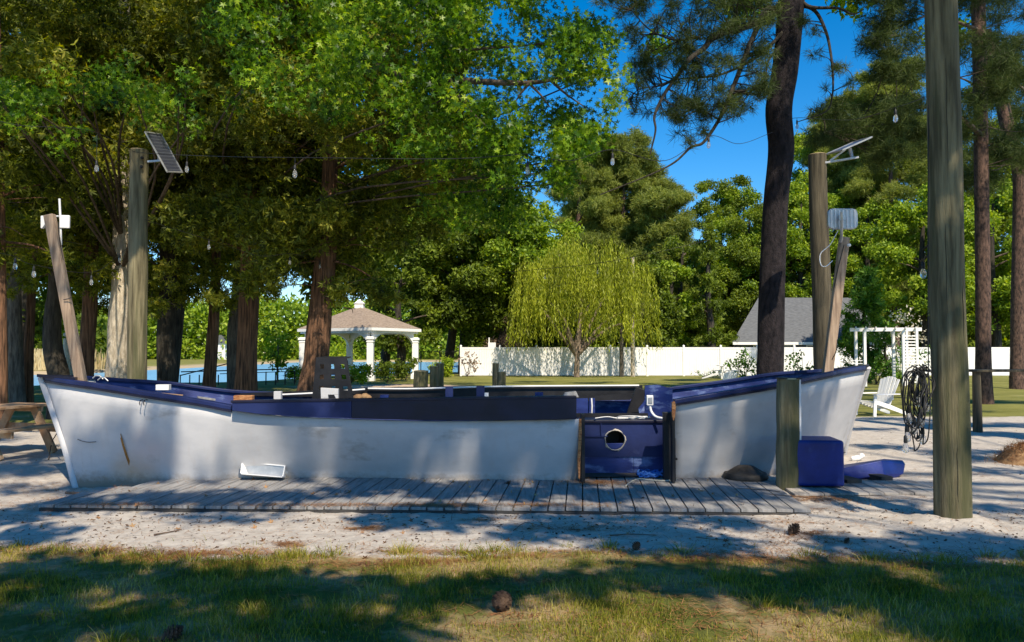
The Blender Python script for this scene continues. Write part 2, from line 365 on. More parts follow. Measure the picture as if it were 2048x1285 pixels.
def groundmat():
    m, n, o = newmat('ground'); L = n.links.new
    geo = N(n, 'ShaderNodeNewGeometry'); sep = N(n, 'ShaderNodeSeparateXYZ'); L(geo.outputs['Position'], sep.inputs[0])
    def noise(s, d=5, r=.6, st=None):
        x = N(n, 'ShaderNodeTexNoise', Scale=s, Detail=d, Roughness=r)
        if st:
            mp = N(n, 'ShaderNodeMapping'); mp.inputs['Scale'].default_value = st; L(geo.outputs['Position'], mp.inputs[0]); L(mp.outputs[0], x.inputs['Vector'])
        else: L(geo.outputs['Position'], x.inputs['Vector'])
        return x.outputs[0]
    def ma(op, a, b=None, c=None, clamp=False):
        x = N(n, 'ShaderNodeMath', operation=op); x.use_clamp = clamp
        for i, q in enumerate((a, b, c)):
            if q is None: continue
            if isinstance(q, (int, float)): x.inputs[i].default_value = q
            else: L(q, x.inputs[i])
        return x.outputs[0]
    def ramp(v, a, b, ca=(0, 0, 0), cb=(1, 1, 1)):
        r = N(n, 'ShaderNodeValToRGB'); r.color_ramp.elements[0].position = a; r.color_ramp.elements[1].position = b
        r.color_ramp.elements[0].color = c4(ca); r.color_ramp.elements[1].color = c4(cb); L(v, r.inputs[0]); return r.outputs[0]
    def mix(f, a, b):
        x = N(n, 'ShaderNodeMix', data_type='RGBA'); L(f, x.inputs[0])
        for i, q in ((6, a), (7, b)):
            if isinstance(q, tuple): x.inputs[i].default_value = c4(q)
            else: L(q, x.inputs[i])
        return x.outputs[2]
    X, Y, Z = sep.outputs
    sand = ramp(noise(7, 8, .7), .3, .7, (.38, .345, .305), (.60, .55, .485))
    sand = mix(ramp(noise(55, 4, .8), .60, .70), sand, (.30, .25, .20))
    sand = mix(ramp(noise(2.2, 8, .75, (1, 1.8, 1)), .60, .72), sand, (.24, .17, .12))
    grass = ramp(noise(3, 6, .7), .3, .7, (.06, .07, .015), (.16, .17, .035))
    grass = mix(ramp(noise(1.6, 6, .7), .44, .58), grass, (.34, .25, .13))
    grass = mix(ramp(noise(3.3, 6, .75), .60, .68), grass, (.30, .14, .06))
    lawn = ramp(noise(.5, 6, .7, (1, 1.5, 1)), .3, .7, (.12, .13, .025), (.26, .25, .07))
    lawn = mix(ramp(noise(.35, 6, .7, (1, 1.3, 1)), .58, .72), lawn, (.40, .33, .17))
    # sand between Y=6.1 and the back edge, wavy
    wob = ma('MULTIPLY_ADD', noise(2.5, 5, .7), .55, -.27)
    sx = ma('SINE', ma('MULTIPLY_ADD', X, 1.3, 1.0)); fr = ma('MULTIPLY_ADD', sx, .10, 6.10); fr = ma('ADD', fr, ma('MULTIPLY', ma('SINE', ma('MULTIPLY', X, 3.1)), .07)); fr = ma('ADD', fr, ma('MULTIPLY', X, -.02))
    t1 = ma('MULTIPLY_ADD', ma('SUBTRACT', ma('ADD', Y, wob), fr), 7.0, .5, clamp=True)
    back = ma('MULTIPLY_ADD', ma('MULTIPLY_ADD', X, .18, .3, clamp=True), 3.4, 15.6)
    wob2 = ma('MULTIPLY_ADD', noise(.9, 6, .7), 2.4, -1.2)
    t2 = ma('MULTIPLY_ADD', ma('SUBTRACT', back, ma('ADD', Y, wob2)), 2.0, .5, clamp=True)
    far = ma('MULTIPLY_ADD', ma('SUBTRACT', Y, 10.0), 1.0, 0.0, clamp=True)
    g2 = mix(far, grass, lawn)
    # sandy track by the pavilion
    tr = ma('MULTIPLY', ma('MULTIPLY_ADD', ma('ABSOLUTE', ma('SUBTRACT', Y, 35.0)), -.25, 1.0, clamp=True), ma('MULTIPLY_ADD', ma('ABSOLUTE', ma('ADD', X, 6.0)), -.3, 1.6, clamp=True))
    g2 = mix(ramp(ma('ADD', tr, wob), .3, .6), g2, (.55, .42, .30))
    c = mix(ma('MULTIPLY', t1, t2), g2, sand)
    c = mix(ramp(ma('MULTIPLY_ADD', Z, -2.0, .1), .3, .5), c, (.42, .34, .22))
    b = N(n, 'ShaderNodeBsdfPrincipled', Roughness=.95); b.inputs['Specular IOR Level'].default_value = .15; L(c, b.inputs['Base Color'])
    bp = N(n, 'ShaderNodeBump', Strength=.8, Distance=.03); L(ma('ADD', noise(14, 8, .75), ma('MULTIPLY', noise(60, 4, .7), .4)), bp.inputs['Height']); L(bp.outputs[0], b.inputs['Normal'])
    L(b.outputs[0], o.inputs['Surface']); return m
go = fastmesh('ground', np.stack([gx, gy, gz], -1).reshape(-1, 3), fq, groundmat(), smooth=True); tag(go, kind='structure')
mb = MB(); mb.add([(-900, 20, -.45), (60, 20, -.45), (60, 900, -.45), (-900, 900, -.45)], [(0, 1, 2, 3)]); tag(mb.build('water', M['water']), kind='structure')

# ------------------------------------------------------------------ grass blades and litter
def blades(n, xr, yr, h, w):
    x = rng.uniform(*xr, n); y = rng.uniform(*yr, n)
    d = vnoise(x, y, 1.6, 7) * .6 + vnoise(x, y, 4.5, 8) * .4
    keep = (d > rng.random(n) * .45 + .22) & ((y < frontier(x) + (vnoise(x, y, 5, 9) - .45) * .35) | (rng.random(n) < .012))
    x, y, d = x[keep], y[keep], d[keep]; n = len(x); z = height(x, y) - .005
    hh = h * (.35 + 1.0 * rng.random(n) ** 2) * (.5 + d); a = rng.uniform(0, 6.28, n); le = rng.uniform(.1, .8, n) * hh; b = rng.uniform(0, 6.28, n)
    B = np.stack([x, y, z], -1); s = np.stack([np.cos(a), np.sin(a), 0 * a], -1) * w * (.6 + .8 * rng.random(n))[:, None]
    ld = np.stack([np.cos(b), np.sin(b), 0 * b], -1) * le[:, None]; up = np.stack([0 * x, 0 * x, hh], -1)
    v = np.stack([B - s, B + s, B + s * .7 + up * .55 + ld * .3, B - s * .7 + up * .55 + ld * .3, B + up + ld], 1)
    k = np.arange(n)[:, None] * 5
    f = np.concatenate([k + [0, 1, 2, 3], k + [3, 2, 4, 4]]); return v.reshape(-1, 3), f
def tri_ok(v, f): return v, f
bv, bf = blades(165000, (-4.9, 4.9), (3.7, 6.6), .055, .0022)
_t = []
for k in range(34):
    cx_, cy_ = rng.uniform(-4.4, 4.4), 0; cy_ = frontier(cx_) + rng.normal() * .10 if k < 24 else rng.uniform(4.0, 6.0)
    if abs(cx_) > .72 * cy_: continue
    n_ = int(rng.uniform(25, 80)); x = cx_ + rng.normal(size=n_) * .045; y = cy_ + rng.normal(size=n_) * .03; z = height(x, y) - .004; hh = rng.uniform(.03, .10, n_); a = rng.uniform(0, 6.28, n_)
    B = np.stack([x, y, z], -1); s_ = np.stack([np.cos(a), np.sin(a), 0 * a], -1) * .003; ld = np.stack([(x - cx_) * 1.2 + rng.normal(size=n_) * .03, (y - cy_) * 1.2 + rng.normal(size=n_) * .03, 0 * a], -1); up = np.stack([0 * x, 0 * x, hh], -1)
    _t.append(np.stack([B - s_, B + s_, B + s_ * .7 + up * .55 + ld * .3, B - s_ * .7 + up * .55 + ld * .3, B + up + ld], 1).reshape(-1, 3))
bv = np.concatenate([bv] + _t)
# split quads/tris: last row has a repeated index, so turn it into a proper small quad by duplicating the tip
nb = len(bv) // 5; B5 = bv.reshape(nb, 5, 3); tip2 = B5[:, 4] + np.array([.0006, 0, 0]); B6 = np.concatenate([B5, tip2[:, None]], 1); k = np.arange(nb)[:, None] * 6
gr = fastmesh('grass', B6.reshape(-1, 3), np.concatenate([k + [0, 1, 2, 3], k + [3, 2, 5, 4]]), M['grass'])
tag(gr, 'short sparse grass in front of the sand', 'grass', kind='stuff')
def needles(cl, per, ln=.09):
    vs = []
    for (x, y, rx, ry, k) in cl:
        n = int(per * k); px_ = x + rng.normal(size=n) * rx; py_ = y + rng.normal(size=n) * ry
        z = np.maximum(height(px_, py_), np.where((np.abs(py_ - 8.7) < .98) & (px_ > -4.6) & (px_ < 2.5), .032, -9)) + .003 + rng.random(n) * .012
        a = rng.uniform(0, 6.28, n); l = ln * (.4 + rng.random(n)); d = np.stack([np.cos(a) * l, np.sin(a) * l, rng.normal(size=n) * .006], -1)
        s = np.stack([-np.sin(a), np.cos(a), 0 * a], -1) * .0016; p = np.stack([px_, py_, z], -1)
        vs.append(np.stack([p - s, p + s, p + d + s, p + d - s], 1))
    v = np.concatenate(vs); return v.reshape(-1, 3), np.arange(len(v) * 4).reshape(-1, 4)
cl = []
for (px_, py_, rx, ry, k) in [(1210, 948, .16, .08, 3), (1195, 972, .22, .10, 3), (1640, 998, .28, .10, 4), (1400, 945, .3, .04, 2.5), (1620, 1078, .25, .1, 1.2), (430, 1110, .5, .06, 4), (260, 1108, .4, .08, 2.5), (240, 1016, .5, .04, 2), (640, 1017, .5, .03, 2),
                             (860, 1017, .3, .03, 1.6), (1080, 1017, .35, .03, 1.6), (735, 1056, .10, .03, 1.2), (60, 960, .5, .25, 3.5), (30, 1010, .5, .3, 2.5), (150, 985, .3, .15, 2), (700, 1130, .5, .2, 1.2), (1360, 1150, .6, .3, 1.6), (1480, 1230, .5, .25, 2.2),
                             (1100, 1240, .5, .2, 2), (1950, 1130, .4, .2, 1.6), (1850, 1180, .5, .3, 1.2), (380, 1160, .7, .2, 1.6), (1130, 958, .1, .05, 1.2), (1500, 1105, .5, .06, 1.5), (1900, 950, .5, .2, 1.2), (1150, 1105, .5, .05, 1.5), (1780, 1000, .4, .15, 1.2), (1650, 1120, .4, .1, 1.2)]:
    g = G(px_, py_); cl.append((g.x, g.y, rx, ry, k))
cl += [(0, 7.0, 3.5, .7, 14), (0, 5.2, 3.0, .6, 14), (5, 12, 3, 2, 12), (-6, 12, 2, 2, 10), (0, 8.6, 3.4, .4, 3)]
for k in range(46):
    x_ = rng.uniform(-5, 5); cl.append((x_, rng.uniform(4.3, 7.9) if k % 2 else frontier(x_) + rng.normal() * .12, rng.uniform(.06, .35), rng.uniform(.02, .08), rng.uniform(.3, 1.3)))
nv, nf = needles(cl, 210)
tag(fastmesh('pine_straw', nv, nf, M['needle_litter']), 'fallen brown pine needles scattered over sand and deck', 'pine needles', kind='stuff')
def chips():
    n = 3000; x = rng.uniform(-6, 6.5, n); y = rng.uniform(6.15, 7.9, n) ** 1.0; y = np.where(rng.random(n) < .25, rng.uniform(10, 17, n), y); x = np.where(y > 9, x * 1.6, x)
    z = height(x, y) + .004; v, f = scatter(np.stack([x, y, z], -1), .024, 'leaf', 0, .85, dirs=np.stack([rng.normal(size=n), rng.normal(size=n), np.zeros(n)], -1) * 2)
    return v, f
cv, cf = chips(); M['chip'] = leafmat('bark_chip', [(.03, .02, .015), (.10, .06, .04), (.25, .17, .1)], .0, .9, 3)
tag(fastmesh('bark_chips', cv, cf, M['chip']), 'small bark chips and dead leaves strewn on the sand', 'debris', kind='stuff')

n_ = 260; x = rng.uniform(-5, 5, n_); y = rng.uniform(4.2, 9.6, n_); z = np.maximum(height(x, y), np.where((np.abs(y - 8.7) < .95) & (x > -4.6) & (x < 2.5), .034, -9)) + .008
v_, f_ = scatter(np.stack([x, y, z], -1), .06, 'star', 0, .4, dirs=np.stack([rng.normal(size=n_), rng.normal(size=n_), rng.normal(size=n_) * .2], -1) * 2)
tag(fastmesh('dead_leaves', v_, f_, M['dead_leaf']), 'dry brown fallen leaves scattered over grass, sand and deck', 'dead leaves', kind='stuff')
# ------------------------------------------------------------------ wooden deck in front of the boat
e = V(.09, .996, 0).normalized(); side = V(e.y, -e.x, 0)
dk = thing('wooden_deck', 'low grey plank deck lying along the front of the boat', 'deck', (-1.2, 8, 0))
A = V(-4.86, 7.93, 0); Bp = V(2.97, 7.68, 0); nb_ = int((Bp - A).length / .1735)
b1 = MB()
for i in range(nb_):
    p = A + (Bp - A) * (i / nb_); L_ = 2.0 + random.uniform(-.02, .02)
    if i < 3: L_ = .7 + .4 * i
    a = p + e * random.uniform(0, .012); q = p + e * L_
    jj = random.uniform(-.002, .002)
    b1.beam(a + V(.085, 0, .016 + jj), q + V(.085, 0, .016 + jj + random.uniform(-.002, .002)), .1735 - .014, .03)
b1.build('deck_boards', M['deck'], dk, bevel=.003)
b2 = MB(); b2.beam(A + V(.02, .03, -.02), Bp + V(0, .03, -.02), .035, .034); b2.beam(A + e * .7 + V(0, 0, -.03), Bp + e * .7 + V(0, 0, -.03), .04, .04); b2.build('rim_joist', M['deck_edge'], dk)
dk2 = thing('boardwalk', 'sand dusted grey boardwalk strip under the upright blue block', 'boardwalk', (3.9, 9, 0))
b1 = MB(); A2 = V(3.20, 8.55, 0)
for i in range(10):
    p = A2 + V(.172 * i, .012 * i, 0); b1.beam(p + V(0, random.uniform(0, .03), .012), p + e * (.85 + random.uniform(-.03, .03)) + V(0, 0, .010), .158, .026)
b1.build('boardwalk_boards', M['deck_dusty'], dk2, bevel=.003)

# ------------------------------------------------------------------ the boat
boat = thing('boat', 'old white double-ended wooden boat with blue gunwale and cut-open bar counter', 'boat', (-.9, 10.6, 0))
def D(py, z): return (CAMH - z) * F / (py - HOR)
def foot(px, py, z): return G(px, py, z)
near = [((92, 761, 10.0), (158, 976, -.12)), ((130, 767, 9.78), (185, 977, -.12)), ((200, 777, 9.55), (240, 974, -.10)), ((300, 793, 9.38), (310, 966, -.03)), ((400, 808, 9.31), (400, 960, .03)),
        ((465, 820, 9.28), (465, 957, .03)), ((550, 832, 9.27), (550, 956, .03)), ((700, 839, 9.25), (700, 955, .03)), ((850, 843, 9.25), (850, 957, .03)), ((1000, 842, 9.25), (1000, 959, .03)), ((1161, 838, 9.25), (1157, 961, .03))]
nearR = [((1349, 808, 9.22), (1347, 957, .03)), ((1440, 793, 9.27), (1430, 954, .03)), ((1540, 776, 9.42), (1525, 949, .02)), ((1600, 765, 9.72), (1580, 943, 0)), ((1680, 748, 10.4), (1650, 925, 0)), ((1730, 739, 11.2), (1684, 909, 0))]
def side_rows(st, nrow=7, bulge=.07, ends=(0, 0)):
    rows = []
    rim = curve([P(*r) for r, f in st], 5); ft = curve([foot(*f) for r, f in st], 5); n = len(rim)
    for i in range(n):
        t = i / (n - 1); row = []; k = bulge * math.sin(math.pi * min(1, max(0, .12 + t * .88 if ends[0] == 0 else t)))
        for j in range(nrow):
            s = j / (nrow - 1); p = rim[i].lerp(ft[i], s); p = p + V(0, -bulge * .9 * math.sin(math.pi * s) * (1 if 0.12 < t < 2 else t / .12), 0); row.append(p)
        row.append(row[-1] + V(0, 0, -.09)); rows.append(row)
    return rows, rim, ft
rL, rimL, ftL = side_rows(near, bulge=.05)
rR, rimR, ftR = side_rows(nearR, bulge=.03)
def hullmat():
    m = M['white'].copy(); m.name = 'stained_white_hull_paint'; n = m.node_tree; L = n.links.new
    b = [x for x in n.nodes if x.type == 'BSDF_PRINCIPLED'][0]; src = b.inputs['Base Color'].links[0].from_socket
    geo = N(n, 'ShaderNodeNewGeometry')
    def blob(c, r, colr, cur, k=1.0):
        mp = N(n, 'ShaderNodeMapping'); mp.vector_type = 'POINT'; mp.inputs['Location'].default_value = (-c[0] / r[0], -c[1] / r[1], -c[2] / r[2]); mp.inputs['Scale'].default_value = (1 / r[0], 1 / r[1], 1 / r[2])
        L(geo.outputs['Position'], mp.inputs[0]); g = N(n, 'ShaderNodeTexGradient', gradient_type='SPHERICAL'); L(mp.outputs[0], g.inputs[0])
        no = N(n, 'ShaderNodeTexNoise', Scale=5, Detail=6); L(geo.outputs['Position'], no.inputs['Vector'])
        mu = N(n, 'ShaderNodeMath', operation='MULTIPLY'); L(g.outputs[1], mu.inputs[0]); L(no.outputs[0], mu.inputs[1]); m2 = N(n, 'ShaderNodeMath', operation='MULTIPLY', use_clamp=True); L(mu.outputs[0], m2.inputs[0]); m2.inputs[1].default_value = 2.4 * k
        x = N(n, 'ShaderNodeMix', data_type='RGBA'); L(m2.outputs[0], x.inputs[0]); L(cur, x.inputs[6]); x.inputs[7].default_value = c4(colr); return x.outputs[2]
    p = P(262, 950, 9.55); s1 = blob(p, (.42, .6, .33), (.50, .33, .18), src, .7)
    s2 = blob(P(300, 900, 9.5), (.5, .6, .35), (.60, .45, .42), s1, .45)
    # run-down grime
    mp = N(n, 'ShaderNodeMapping'); mp.inputs['Scale'].default_value = (7, 7, .5); L(geo.outputs['Position'], mp.inputs[0]); no = N(n, 'ShaderNodeTexNoise', Scale=1.6, Detail=7, Roughness=.7); L(mp.outputs[0], no.inputs['Vector'])
    r = N(n, 'ShaderNodeValToRGB'); r.color_ramp.elements[0].position = .53; r.color_ramp.elements[1].position = .8; L(no.outputs[0], r.inputs[0])
    mu = N(n, 'ShaderNodeMath', operation='MULTIPLY'); L(r.outputs[0], mu.inputs[0]); mu.inputs[1].default_value = .5
    x = N(n, 'ShaderNodeMix', data_type='RGBA'); L(mu.outputs[0], x.inputs[0]); L(s2, x.inputs[6]); x.inputs[7].default_value = (.46, .40, .36, 1)
    sz = N(n, 'ShaderNodeSeparateXYZ'); L(geo.outputs['Position'], sz.inputs[0]); n5 = N(n, 'ShaderNodeTexNoise', Scale=9, Detail=8, Roughness=.8); L(geo.outputs['Position'], n5.inputs['Vector'])
    q1 = N(n, 'ShaderNodeMath', operation='MULTIPLY_ADD'); L(sz.outputs[2], q1.inputs[0]); q1.inputs[1].default_value = -3.2; q1.inputs[2].default_value = .38; q2 = N(n, 'ShaderNodeMath', operation='ADD'); L(q1.outputs[0], q2.inputs[0]); L(n5.outputs[0], q2.inputs[1])
    r5 = N(n, 'ShaderNodeValToRGB'); r5.color_ramp.elements[0].position = .52; r5.color_ramp.elements[1].position = 1.0; L(q2.outputs[0], r5.inputs[0]); x5 = N(n, 'ShaderNodeMix', data_type='RGBA'); L(r5.outputs[0], x5.inputs[0]); L(x.outputs[2], x5.inputs[6]); x5.inputs[7].default_value = (.26, .21, .16, 1)
    L(x5.outputs[2], b.inputs['Base Color']); return m
HM = hullmat()
b = MB(); b.loft(rL); b.build('hull_side', HM, boat, solid=.03)
b = MB(); b.loft(rR); b.build('hull_side', HM, boat, solid=.03)
def inner(rows, off=.05):
    return [[p + V(0, off, 0) for p in r] for r in rows]
b = MB(); b.loft(inner(rL[2:])); b.loft(inner(rR[:-5])); b.build('inner_lining', M['blue'], boat)
# far side
farr = [(92, 760, 10.03), (171, 758, 10.75), (250, 763, 11.3), (342, 769, 11.8), (469, 785, 12.1), (600, 790, 12.2), (750, 790, 12.25), (1000, 790, 12.3), (1290, 785, 12.35), (1350, 778, 12.35), (1450, 765, 12.3), (1550, 750, 12.15), (1640, 744, 11.9), (1700, 740, 11.5), (1730, 739, 11.23)]
frim = curve([P(*q) for q in farr], 4); nn = len(frim)
L0, L1 = ftL[0], ftR[-1]
rows = []
for i, p in enumerate(frim):
    t = i / (nn - 1); ins = .38 * math.sin(math.pi * t); x = L0.x + (L1.x - L0.x) * t; fx = p.x * .85 + x * .15 if 0.05 < t < .95 else (x if t in (0, 1) else p.x * .5 + x * .5)
    base_y = L0.y + (L1.y - L0.y) * t; fy = max(p.y - ins, base_y); q = V(fx, fy, -.12); row = []
    for j in range(7):
        s = j / 6; r = p.lerp(q, s) + V(0, .06 * math.sin(math.pi * s) * math.sin(math.pi * t), 0); row.append(r)
    rows.append(row)
b = MB(); b.loft(rows); b.build('inner_lining', M['blue_worn'], boat)
b = MB(); b.loft([[p + V(0, .045, 0) for p in r] for r in rows]); b.build('hull_side', HM, boat, solid=.03)
# gunwales
def strip(mb, pts, w, h, dz=0, dy=0):
    rows_ = []
    for p in pts:
        p = p + V(0, dy, dz); rows_.append([p + V(0, -w / 2, -h / 2), p + V(0, w / 2, -h / 2), p + V(0, w / 2, h / 2), p + V(0, -w / 2, h / 2), p + V(0, -w / 2, -h / 2)])
    mb.loft(rows_, False); mb.add(rows_[0][:4], [(0, 1, 2, 3)]); mb.add(rows_[-1][:4], [(0, 1, 2, 3)])
b = MB(); strip(b, rimL[:26], .13, .05, .028, .03); b.build('gunwale', M['blue'], boat, bevel=.01)
b = MB(); strip(b, [p for p in rimL[:26]], .03, .025, -.012, -.035); b.build('rub_rail', M['navy'], boat)
b = MB(); strip(b, rimR, .13, .05, .028, .03); b.build('gunwale', M['blue'], boat, bevel=.01)
b = MB(); strip(b, rimR, .03, .022, -.012, -.035); b.build('rub_rail', M['navy'], boat)
b = MB(); strip(b, frim, .12, .04, .018, 0); b.build('gunwale', M['blue'], boat, bevel=.01)
# stem posts
def stem(pa, pb, s):
    m = MB(); q = [pa + V(s * .03, 0, .03), pa.lerp(pb, .3) + V(s * .005, 0, 0), pa.lerp(pb, .65) + V(-s * .0, 0, 0), pb + V(0, 0, -.08)]; q = curve(q, 4)
    m.tube(q, [.055] * len(q), 6); return m
stem(P(88, 760, 10.03), foot(157, 976, -.12), -1).build('stem', M['white'], boat); stem(P(1731, 739, 11.23), foot(1684, 909, 0), 1).build('stem', M['white'], boat)
b = MB(); b.prism([P(86, 754, 10.02) + V(-.02, -.1, 0), P(150, 762, 9.75), P(172, 757, 10.7), P(100, 756, 10.2)], (0, 0, .04)); b.build('breasthook', M['navy'], boat)
b = MB(); b.prism([P(1738, 734, 11.25), P(1690, 743, 10.6), P(1675, 741, 11.6)], (0, 0, .04)); b.build('breasthook', M['navy'], boat)
# raised boards along the middle of the near side
def board(st, d, thick, name, m, bev=.006):
    top = [P(x, t, d) for x, t, bt in st]; bot = [P(x, bt, d) for x, t, bt in st]; m_ = MB(); n = len(st)
    m_.prism(top + bot[::-1], (0, thick, 0)); return m_.build(name, m, boat, bevel=bev)
board([(464, 806, 822), (520, 804, 829), (600, 803, 834), (703, 801, 837)], 9.17, .045, 'raised_board', M['blue'])
board([(703.5, 801, 837.5), (850, 798, 841), (1000, 797, 842), (1153, 796, 839)], 9.165, .045, 'raised_board', M['navy'])
b = MB(); b.beam(P(466, 803, 9.24), P(1152, 794, 9.24), .16, .03); b.build('bar_top', M['navy'], boat, bevel=.005)
b = MB(); b.box(P(488, 797, 9.3), (.22, .12, .07), (0, 0, .1)); b.build('broken_rail_end', M['ply'], boat, bevel=.006)
b = MB(); b.prism([P(1126, 795, 9.25), P(1158, 795, 9.25), P(1152, 783, 9.3), P(1130, 786, 9.3)], (0, .1, 0)); b.build('wedge_block', M['deck'], boat)
# far raised board + white conduit on it
m_ = MB(); st = [(480, 787, 792), (700, 779, 795), (735, 776, 796), (900, 773, 797), (1285, 771, 795)]
m_.prism([P(x, t, 12.05) for x, t, q in st] + [P(x, q, 12.05) for x, t, q in st][::-1], (0, .05, 0)); m_.build('raised_board', M['black'], boat)
m_ = MB(); m_.prism([P(1150, 795, 11.9), P(1276, 786, 11.9), P(1260, 800, 11.9), P(1150, 803, 11.9)], (0, .04, 0)); m_.build('raised_board', M['black'], boat)
b = MB(); q = curve([P(736, 777.5, 12.0), P(830, 778, 12.0), P(1000, 773.5, 12.0), P(1278, 771.5, 12.0)], 8); b.tube(q, .014, 8); b.build('conduit', M['plastic_w'], boat)
b = MB(); q = curve([P(560, 790, 11.9), P(640, 786, 11.9), P(730, 779, 12.0)], 8); b.tube(q, .014, 8); b.build('conduit', M['plastic_w'], boat)
# uprights and small blocks between
for (x0, x1, y0, y1, d, mm, nm) in [(549, 563, 783, 806, 9.6, 'white', 'upright'), (641, 676, 776, 805, 9.7, 'white', 'upright'), (891, 906, 773, 800, 9.6, 'blue', 'upright'), (953, 969, 772, 800, 9.6, 'blue', 'upright'), (969, 977, 786, 798, 9.5, 'plastic_w', 'junction_box'),
                                    (761, 777, 790, 802, 9.5, 'blue_worn', 'junction_box'), (1070, 1086, 785, 798, 9.5, 'blue_worn', 'junction_box')]:
    a = P(x0, y0, d); c = P(x1, y1 + 2, d); b = MB()
    if x0 == 641:
        b.prism([P(641, 776, d), P(676, 778, d), P(676, 790, d), P(656, 790, d), P(656, 806, d), P(642, 806, d)], (0, .06, 0)); b.prism([P(668, 790.2, d), P(676, 790.2, d), P(676, 806, d)], (0, .06, 0))
    else: b.box((a + c) / 2, (abs(c.x - a.x), .07, abs(a.z - c.z)))
    if nm == 'upright' and x0 != 641:
        b.box(((a.x + c.x) / 2, d + .035, min(a.z, c.z) - .3), (abs(c.x - a.x) * .8, .05, .6))
    b.build(nm, M[mm], boat, bevel=.004)
# end frames of the cut
b = MB(); b.box((XP(1164.5, 9.3), 9.32, .42), (.045, .14, .86)); b.build('end_frame', M['black'], boat, bevel=.006)
b = MB(); q = [(1158, 838), (1163, 838), (1163.5, 870), (1161, 920), (1160, 958), (1157, 958), (1155, 920), (1157, 880)]; b.prism([P(x, y, 9.235) for x, y in q], (0, .03, 0)); b.build('split_ply_edge', M['ply'], boat)
b = MB(); b.box((XP(1337, 9.4), 9.42, .42), (.14, .10, .88)); b.box((XP(1345, 9.2), 9.23, .46), (.035, .10, .84)); b.build('end_frame', M['black'], boat, bevel=.006)
b = MB(); q = [(1344, 805), (1350, 803), (1352, 815), (1350, 835), (1347, 842), (1344, 830)]; b.prism([P(x, y, 9.14) for x, y in q], (0, .03, 0)); b.build('split_ply_edge', M['ply'], boat)
# counter with the round hole
cd = 9.86; x0 = XP(1166, cd); x1 = XP(1330, cd); zt = P(1200, 846, cd).z; zb = .02; hc = P(1230, 880.5, cd); hr = .118
def plate_hole(mb, x0, x1, z0, z1, c, r, y, th, n=32):
    vo = []; vi = []
    for k in range(n):
        a = 2 * math.pi * k / n + math.pi / n; dx, dz = math.cos(a), math.sin(a)
        tx = ((x1 - c.x) / dx if dx > 0 else (x0 - c.x) / dx) if abs(dx) > 1e-6 else 1e9
        tz = ((z1 - c.z) / dz if dz > 0 else (z0 - c.z) / dz) if abs(dz) > 1e-6 else 1e9
        t = min(tx, tz); vo.append(V(c.x + dx * t, y, c.z + dz * t)); vi.append(V(c.x + dx * r, y, c.z + dz * r))
    # insert corners
    vs = vo + vi; fs = [(k, (k + 1) % n, n + (k + 1) % n, n + k) for k in range(n)]
    cor = [V(x1, y, z1), V(x0, y, z1), V(x0, y, z0), V(x1, y, z0)]
    for q in cor:
        best = min(range(n), key=lambda k: (vo[k] + vo[(k + 1) % n] - q * 2).length if abs(vo[k].x - vo[(k + 1) % n].x) > 1e-5 and abs(vo[k].z - vo[(k + 1) % n].z) > 1e-5 else 1e9)
        vs.append(q); fs.append((best, (best + 1) % n, len(vs) - 1))
    mb.add(vs, fs); mb.add([v + V(0, th, 0) for v in vs], [tuple(reversed(f)) for f in fs])
    mb.add(vi + [v + V(0, th, 0) for v in vi], [(k, (k + 1) % n, n + (k + 1) % n, n + k) for k in range(n)])
zm = P(1200, 895, cd).z
b = MB(); plate_hole(b, x0, x1, zm, zt, hc, hr, cd, .03) if hc.z - hr > zm else plate_hole(b, x0, x1, zm - .12, zt, hc, hr, cd, .03)
b.build('counter_front', M['blue'], boat)
b = MB(); b.box(((x0 + XP(1266, cd)) / 2, cd + .035, (zm + zb) / 2 - .002), (XP(1266, cd) - x0 - .004, .03, zm - zb + .10)); b.box(((x1 + XP(1266, cd)) / 2, cd + .037, (zm + zb) / 2), (x1 - XP(1266, cd) - .002, .03, zm - zb + .10)); b.build('counter_kick_panel', M['blue_worn'], boat, bevel=.003)
b = MB(); b.box(((x0 + x1) / 2, cd + .30, zt + .02), (x1 - x0 + .1, .66, .035)); b.build('counter_top', M['navy'], boat, bevel=.006)
b = MB(); b.box((x0 + .16, cd - .012, zt - .17), (.30, .02, .012)); b.box((XP(1201, cd), cd - .012, zt - .07), (.012, .02, .20)); b.build('door_batten', M['blue'], boat)
b = MB(); n = 20; MX = Matrix.Rotation(math.pi / 2, 3, 'X')
prof = []
vs = []
for k in range(n):
    a = 2 * math.pi * k / n; w1 = hr * (1.02 + .02 * math.sin(3 * a)); w2 = hr * (1.17 + .06 * math.sin(5 * a + 1) + .03 * math.sin(9 * a))
    vs += [hc + V(w1 * math.cos(a), -.004, w1 * math.sin(a)), hc + V(w2 * math.cos(a), -.006, w2 * math.sin(a)), hc + V(w1 * math.cos(a) * 1.05, -.022, w1 * math.sin(a) * 1.05)]
fs = []
for k in range(n):
    q = (k + 1) % n; fs += [(3 * k, 3 * q, 3 * q + 2, 3 * k + 2), (3 * k + 1, 3 * k + 2, 3 * q + 2, 3 * q + 1)]
b.add(vs, fs); b.build('hole_sealant', mat('dirty_sealant', (.4, .36, .3), (.62, .58, .5), 12, .8, .4), boat)
b = MB(); b.lathe(hc + V(0, .25, 0), [(hr, -.3), (hr, .24)], 24, Matrix.Rotation(math.pi / 2, 3, 'X')); b.f = b.f[:-1]; b.sm = b.sm[:-1]; b.build('pipe', M['black'], boat)
b = MB(); b.box((hc.x, cd + .45, .4), (1.0, .02, .75)); b.build('counter_back', M['black'], boat)
b = MB(); b.beam(P(1283, 778, 11.0), P(1262, 838, 11.0), .17, .05, (0, 1, 0)); b.build('brace', M['black'], boat, bevel=.005)
